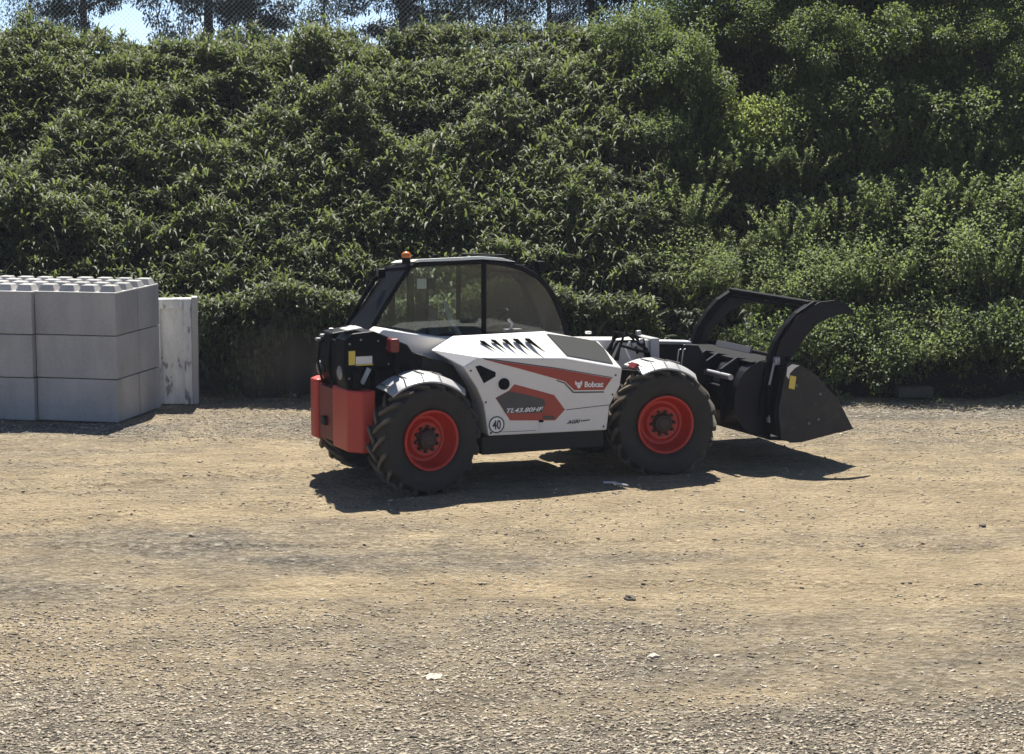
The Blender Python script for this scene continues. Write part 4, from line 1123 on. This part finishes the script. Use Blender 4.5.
for s in (-1, 1):
    MB().prism(side, s * BY, s * (BY + .02)).build('side_plate', M['steel'], bucket, bevel=.003)
    MB().prism(rearside, s * (RYB - .012), s * (RYB + .012)).build('rear_side_plate', M['navy'], bucket, bevel=.003)
    MB().prism([(4.34, .70), (4.38, .40), (4.62, .31), (4.62, 1.20), (4.44, 1.20)], s * RYB, s * (BY + .001)).build('side_gusset', M['black'], bucket)
    MB().prism([(4.485, 1.10), (4.497, 1.20), (4.56, 1.235), (4.66, 1.215), (4.60, 1.19), (4.53, 1.13), (4.52, 1.06)], s * (BY + .021), s * (BY + .027)).build('wear_edge', M['paper'], bucket)
    MB().prism([(4.535, 1.105), (4.615, 1.085), (4.592, .935), (4.512, .955)], s * (BY + .0285), s * (BY + .032)).build('yellow_sticker', M['yellow'], bucket)
for s in (-1, 1):
    for x_, z_ in ((4.80, .52), (4.93, .56), (4.62, .98), (4.95, .86)):
        MB().tube([(x_, s * (BY + .018), z_), (x_, s * (BY + .032), z_)], .018, 8).build('bolt', M['skylit_grey'], bucket)
MB().prism([(5.22, .40), (5.415, .434), (5.43, .418), (5.22, .38)], -BY - .02, BY + .02).build('cutting_edge', M['steel'], bucket, bevel=.003)
MB().prism([(4.16, 1.25), (4.52, 1.275), (4.52, 1.25), (4.16, 1.225)], -RYB, RYB).build('top_edge', M['black'], bucket, bevel=.004)
MB().slab([(4.50, -.30, 1.255), (4.50, .55, 1.255), (4.53, .55, 1.33), (4.53, -.30, 1.33)], (-.02, 0, .02)).build('spill_plate', M['skylit_grey'], bucket, bevel=.004)
for y in (-.62, -.15, .15, .62):
    MB().prism([(3.92, .50), (3.90, 1.15), (4.12, 1.28), (4.3, 1.25), (4.02, .95), (4.02, .62)], y - .02, y + .02).build('rib', M['navy'], bucket, bevel=.004)
MB().tube([(3.90, -.885, 1.08), (3.90, .885, 1.08)], .035, 12).build('coupler_bar', M['bright_steel'], bucket, smooth=50)
MB().box((3.93, -.1, .80), (.10, 1.0, .30)).build('coupler_plate', M['black'], bucket, bevel=.02)
# grapple
gr = MB(); gr.box((4.96, .05, 1.905), (.10, 1.90, .07)); gr.box((4.93, .05, 1.84), (.05, 1.90, .035))
grap = gr.build('grapple', M['black'], th, bevel=.012)
for s in (-1, 1):
    y = -.90 if s < 0 else 1.0
    cen = [(4.30, .62), (4.335, .85), (4.40, 1.18), (4.52, 1.53), (4.66, 1.72), (4.80, 1.855), (5.03, 1.985), (5.10, 1.985)]
    outer = cen; inn_ = [(5.16, 1.93), (5.03, 1.90), (4.86, 1.775), (4.74, 1.64), (4.62, 1.46), (4.51, 1.16), (4.45, .85), (4.42, .62)]
    MB().prism([(a - .06, b - .045 * (b > 1.5)) for a, b in outer + inn_], y - .05, y + .05).build('grapple_arm', M['black'], grap, bevel=.012)
    k_ = 0 if s < 0 else 1
    MB().prism([(a - .06 * k_, b - .055 * k_ * (b > 1.4)) for a, b in [(4.40, 1.18), (4.50, 1.48), (4.72, 1.76), (5.03, 1.93), (5.25, 1.945), (5.40, 1.90), (5.50, 1.82), (5.52, 1.76)] + ([(5.36, 1.775), (5.20, 1.745), (5.01, 1.67), (4.85, 1.52), (4.70, 1.32), (4.58, 1.16)] if s < 0 else [(5.36, 1.80), (5.20, 1.79), (5.02, 1.73), (4.86, 1.59), (4.70, 1.36), (4.58, 1.16)])], y - .012 + (-.06 if s < 0 else 0), y + .012 + (-.06 if s < 0 else 0)).build('grapple_side', M['navy'], grap, bevel=.003)
    MB().prism([(4.60, 1.56), (4.74, 1.70), (4.76, 1.68), (4.63, 1.54)], y + s * .050, y + s * .056).build('edge_rail', M['steel'], grap)
    MB().tube([(4.36, y + s * .09, .60), (4.36, y + s * .09, .98)], .030, 12).build('cylinder', M['black'], grap, smooth=50)
    MB().tube([(4.36, y + s * .09, .98), (4.42, y + s * .09, 1.24)], .018, 10).build('cylinder_rod', M['bright_steel'], grap, smooth=50)
    MB().box((4.37, y + s * .09, .58), (.06, .07, .10)).build('clevis', M['bright_steel'], grap, bevel=.015)
    MB().box((4.45, y + s * .09, 1.26), (.07, .07, .10)).build('clevis', M['bright_steel'], grap, bevel=.015)
MB().tube([(4.62, -1.0, 1.27), (4.62, 1.0, 1.27)], .03, 10).build('torque_bar', M['black'], grap, smooth=50)

# ------------------------------------------------------------------ gravel and stones
def pebbles(x, y, size, g, flat=.34):
    n = len(x)
    base = np.array([[1, 0, 0], [.2, .9, 0], [-.8, .5, 0], [-.7, -.65, 0], [.35, -.85, 0], [.1, .05, 1], [0, 0, -.6]])
    V = base[None] * (.65 + .7 * g.random((n, 7, 1)))
    V = V + g.normal(0, .10, V.shape)
    V[:, :, 1] *= (.5 + .5 * g.random((n, 1)))
    V[:, :, 2] *= flat * (.6 + .8 * g.random((n, 1)))
    a = g.random(n) * 2 * np.pi; c, s = np.cos(a)[:, None], np.sin(a)[:, None]
    tx = g.normal(0, .25, (n, 1)); 
    X = V[:, :, 0] * c - V[:, :, 1] * s; Y = V[:, :, 0] * s + V[:, :, 1] * c; Z = V[:, :, 2] + tx * X
    z0 = ground_h(x, y)
    V = np.stack([X * size[:, None] + x[:, None], Y * size[:, None] + y[:, None], Z * size[:, None] + (z0 - size * .02)[:, None]], -1)
    tri = np.array([[0, 1, 5], [1, 2, 5], [2, 3, 5], [3, 4, 5], [4, 0, 5], [1, 0, 6], [2, 1, 6], [3, 2, 6], [4, 3, 6], [0, 4, 6]])
    T = (np.arange(n) * 7)[:, None, None] + tri[None]
    return V.reshape(-1, 3), T.reshape(-1, 3)
g = np.random.default_rng(91)
n = 380000
y = 12.6 + 18.3 * g.random(n) ** 1.45; x = (g.random(n) - .5) * (y * .60 + 3.5)
yw = y + 3.0 * (vnoise(x * .4, y * .5, 97) - .5) + 1.2 * (vnoise(x * 1.3, y * 1.6, 98) - .5)
dens = .22 + .78 * sstep(19.5, 13.2, yw) + .55 * sstep(25, 28.5, yw)
tanp = vnoise(x * .35, y * .8, 95) * .6 + vnoise(x * 1.2, y * 1.8, 96) * .4
tanp = np.maximum(tanp, .56 * sstep(17.0, 14.0, y))
keep = g.random(n) < dens * (.10 + 1.7 * np.clip(tanp - .27, 0, 1) * 1.7) * (1 - .5 * sstep(17.5, 20, y) * sstep(27, 25, y))
x, y = x[keep], y[keep]
size = .007 + .026 * g.random(len(x)) ** 2.3 + (g.random(len(x)) < .02) * .014
V, T = pebbles(x, y, size, g)
o = mesh_obj('gravel', np_mesh('gravel', V, T), M['gravel'])
tag(o, 'loose crushed stone scattered over the dirt yard', 'gravel', kind='stuff')
f_, H0, yh = 2140., 4.3, 100.
def stone(px_x, gy, r, mat, label, seed, flat=.6):
    g = np.random.default_rng(seed)
    me = bpy.data.meshes.new('stone'); import bmesh
    bm = bmesh.new(); bmesh.ops.create_icosphere(bm, subdivisions=2, radius=r)
    for v in bm.verts:
        d = v.co.normalized(); k = 1 + .35 * (math.sin(d.x * 3 + seed) * math.cos(d.y * 4 - seed) + .5 * math.sin(d.z * 5 + seed))
        v.co = Vector((v.co.x * k * 1.35, v.co.y * k, v.co.z * k * flat))
    bm.to_mesh(me); bm.free()
    o = mesh_obj('stone', me, mat); o.location = (px_x, gy, float(ground_h(np.array(px_x), np.array(gy))) + r * flat * .35)
    o.rotation_euler = (0, 0, seed); tag(o, label, 'stone')
stone(-.60, 15.72, .06, M['pale_stone'], 'flat pale stone lying on the gravel in the near foreground', 1, .35)
stone(1.02, 18.22, .045, M['dark_stone'], 'small dark brown stone near the middle of the yard', 2)
stone(-3.18, 20.9, .024, M['dark_stone'], 'small dark stone alone on the tan dust at the left', 3)
stone(1.10, 16.25, .05, M['pale_stone'], 'pale thin stone on the gravel right of the middle foreground', 4, .3)
stone(4.8, 21.45, .035, M['dark_stone'], 'dark stone on the dust toward the right edge of the yard', 5)
sb = MB(); sb.box((0, 0, .09), (.52, .24, .17)); o = sb.build('stone_slab', M['dark_concrete'], None, bevel=.03)
o.location = (5.85, 30.85, 0); o.rotation_euler = (0, 0, R(4)); tag(o, 'low dark stone slab lying in the shade under the bushes at the right', 'stone slab')
ps = MB(); ps.tube([(0, 0, .02), (.12, -.05, .028), (.2, -.15, .02), (.27, -.18, .018)], .012, 6); o = ps.build('pale_strip', M['paper'], None, smooth=60)  # thin pale bent strip lying on the dirt
o.location = (1.03, 23.72, float(ground_h(np.array(1.03), np.array(23.72)))); tag(o, 'short pale thin strip lying at the edge of the telehandler shadow', 'pipe')

# ------------------------------------------------------------------ dust behind the machine
def dust():
    m, nt, out = new_mat('brown_dust')
    v = N(nt, 'ShaderNodeVolumePrincipled'); v.inputs['Color'].default_value = (.58, .50, .42, 1); v.inputs['Anisotropy'].default_value = .2
    tc = N(nt, 'ShaderNodeTexCoord')
    ln = N(nt, 'ShaderNodeVectorMath', operation='LENGTH'); nt.links.new(tc.outputs['Object'], ln.inputs[0])
    mr = N(nt, 'ShaderNodeMapRange', interpolation_type='SMOOTHSTEP'); nt.links.new(ln.outputs['Value'], mr.inputs[0])
    mr.inputs[1].default_value = .98; mr.inputs[2].default_value = .1; mr.inputs[3].default_value = 0; mr.inputs[4].default_value = 1
    n = noise(nt, tc.outputs['Object'], 1.6, 3, .5)
    a = N(nt, 'ShaderNodeMath', operation='MULTIPLY'); nt.links.new(mr.outputs[0], a.inputs[0]); nt.links.new(n, a.inputs[1])
    b = N(nt, 'ShaderNodeMath', operation='MULTIPLY'); nt.links.new(a.outputs[0], b.inputs[0]); b.inputs[1].default_value = .26
    nt.links.new(b.outputs[0], v.inputs['Density'])
    nt.links.new(v.outputs[0], out.inputs['Volume'])
    import bmesh
    me = bpy.data.meshes.new('dust_cloud'); bm = bmesh.new(); bmesh.ops.create_icosphere(bm, subdivisions=3, radius=1); bm.to_mesh(me); bm.free()
    o = mesh_obj('dust_cloud', me, m); o.location = (-3.2, 30.25, .40); o.scale = (1.15, .60, .95)
    tag(o, 'thin brown cloud of dust hanging between the white slab and the telehandler', 'dust cloud', kind='stuff')
dust()

# ------------------------------------------------------------------ air
def haze():
    m, nt, out = new_mat('air')
    v = N(nt, 'ShaderNodeVolumePrincipled'); v.inputs['Color'].default_value = (.86, .92, 1.0, 1); v.inputs['Density'].default_value = .0004
    v.inputs['Anisotropy'].default_value = .0
    nt.links.new(v.outputs[0], out.inputs['Volume'])
    b = MB(); b.box((0, 300, 6.5), (960, 1500, 16)); o = b.build('haze', m)
    tag(o, 'faint summer haze softening the bank and the trees', 'haze', kind='stuff')
haze()

# ------------------------------------------------------------------ camera, light, world
cam = bpy.data.cameras.new('camera'); co = bpy.data.objects.new('camera', cam); col.objects.link(co)
cam.sensor_width = 36; cam.lens = 2140 / 1024 * 36; cam.clip_end = 3000; cam.clip_start = .5
co.location = (0, 0, 4.3); co.rotation_euler = (R(90) - math.atan((377 - 100) / 2140), 0, 0)
scene.camera = co

EL = R(58); AZ = R(-3)       # sun behind the bank, a touch to the left
sd_ = Vector((math.sin(AZ) * math.cos(EL), math.cos(AZ) * math.cos(EL), math.sin(EL)))
sun = bpy.data.lights.new('sun', 'SUN'); sun.energy = 4.8; sun.angle = R(.5); sun.color = (1, .955, .88)
so = bpy.data.objects.new('sun', sun); col.objects.link(so); so.rotation_euler = sd_.to_track_quat('Z', 'Y').to_euler()
so.location = (0, 40, 40)
w = bpy.data.worlds.new('World'); scene.world = w; w.use_nodes = True
nt = w.node_tree; nt.nodes.clear()
sky = nt.nodes.new('ShaderNodeTexSky'); sky.sky_type = 'NISHITA'; sky.sun_disc = False
sky.sun_elevation = EL; sky.sun_rotation = AZ; sky.air_density = .38; sky.dust_density = .15; sky.ozone_density = 1.0; sky.altitude = 0
bg = nt.nodes.new('ShaderNodeBackground'); bg.inputs[1].default_value = .084
wo = nt.nodes.new('ShaderNodeOutputWorld')
nt.links.new(sky.outputs[0], bg.inputs[0]); nt.links.new(bg.outputs[0], wo.inputs[0])
vs_ = scene.view_settings
vs_.view_transform = 'Standard'; vs_.look = 'None'; vs_.gamma = 1; vs_.exposure = 1.12; vs_.use_curve_mapping = False
scene.cycles.max_bounces = 8; scene.cycles.transparent_max_bounces = 12
scene.cycles.volume_step_rate = 1.0
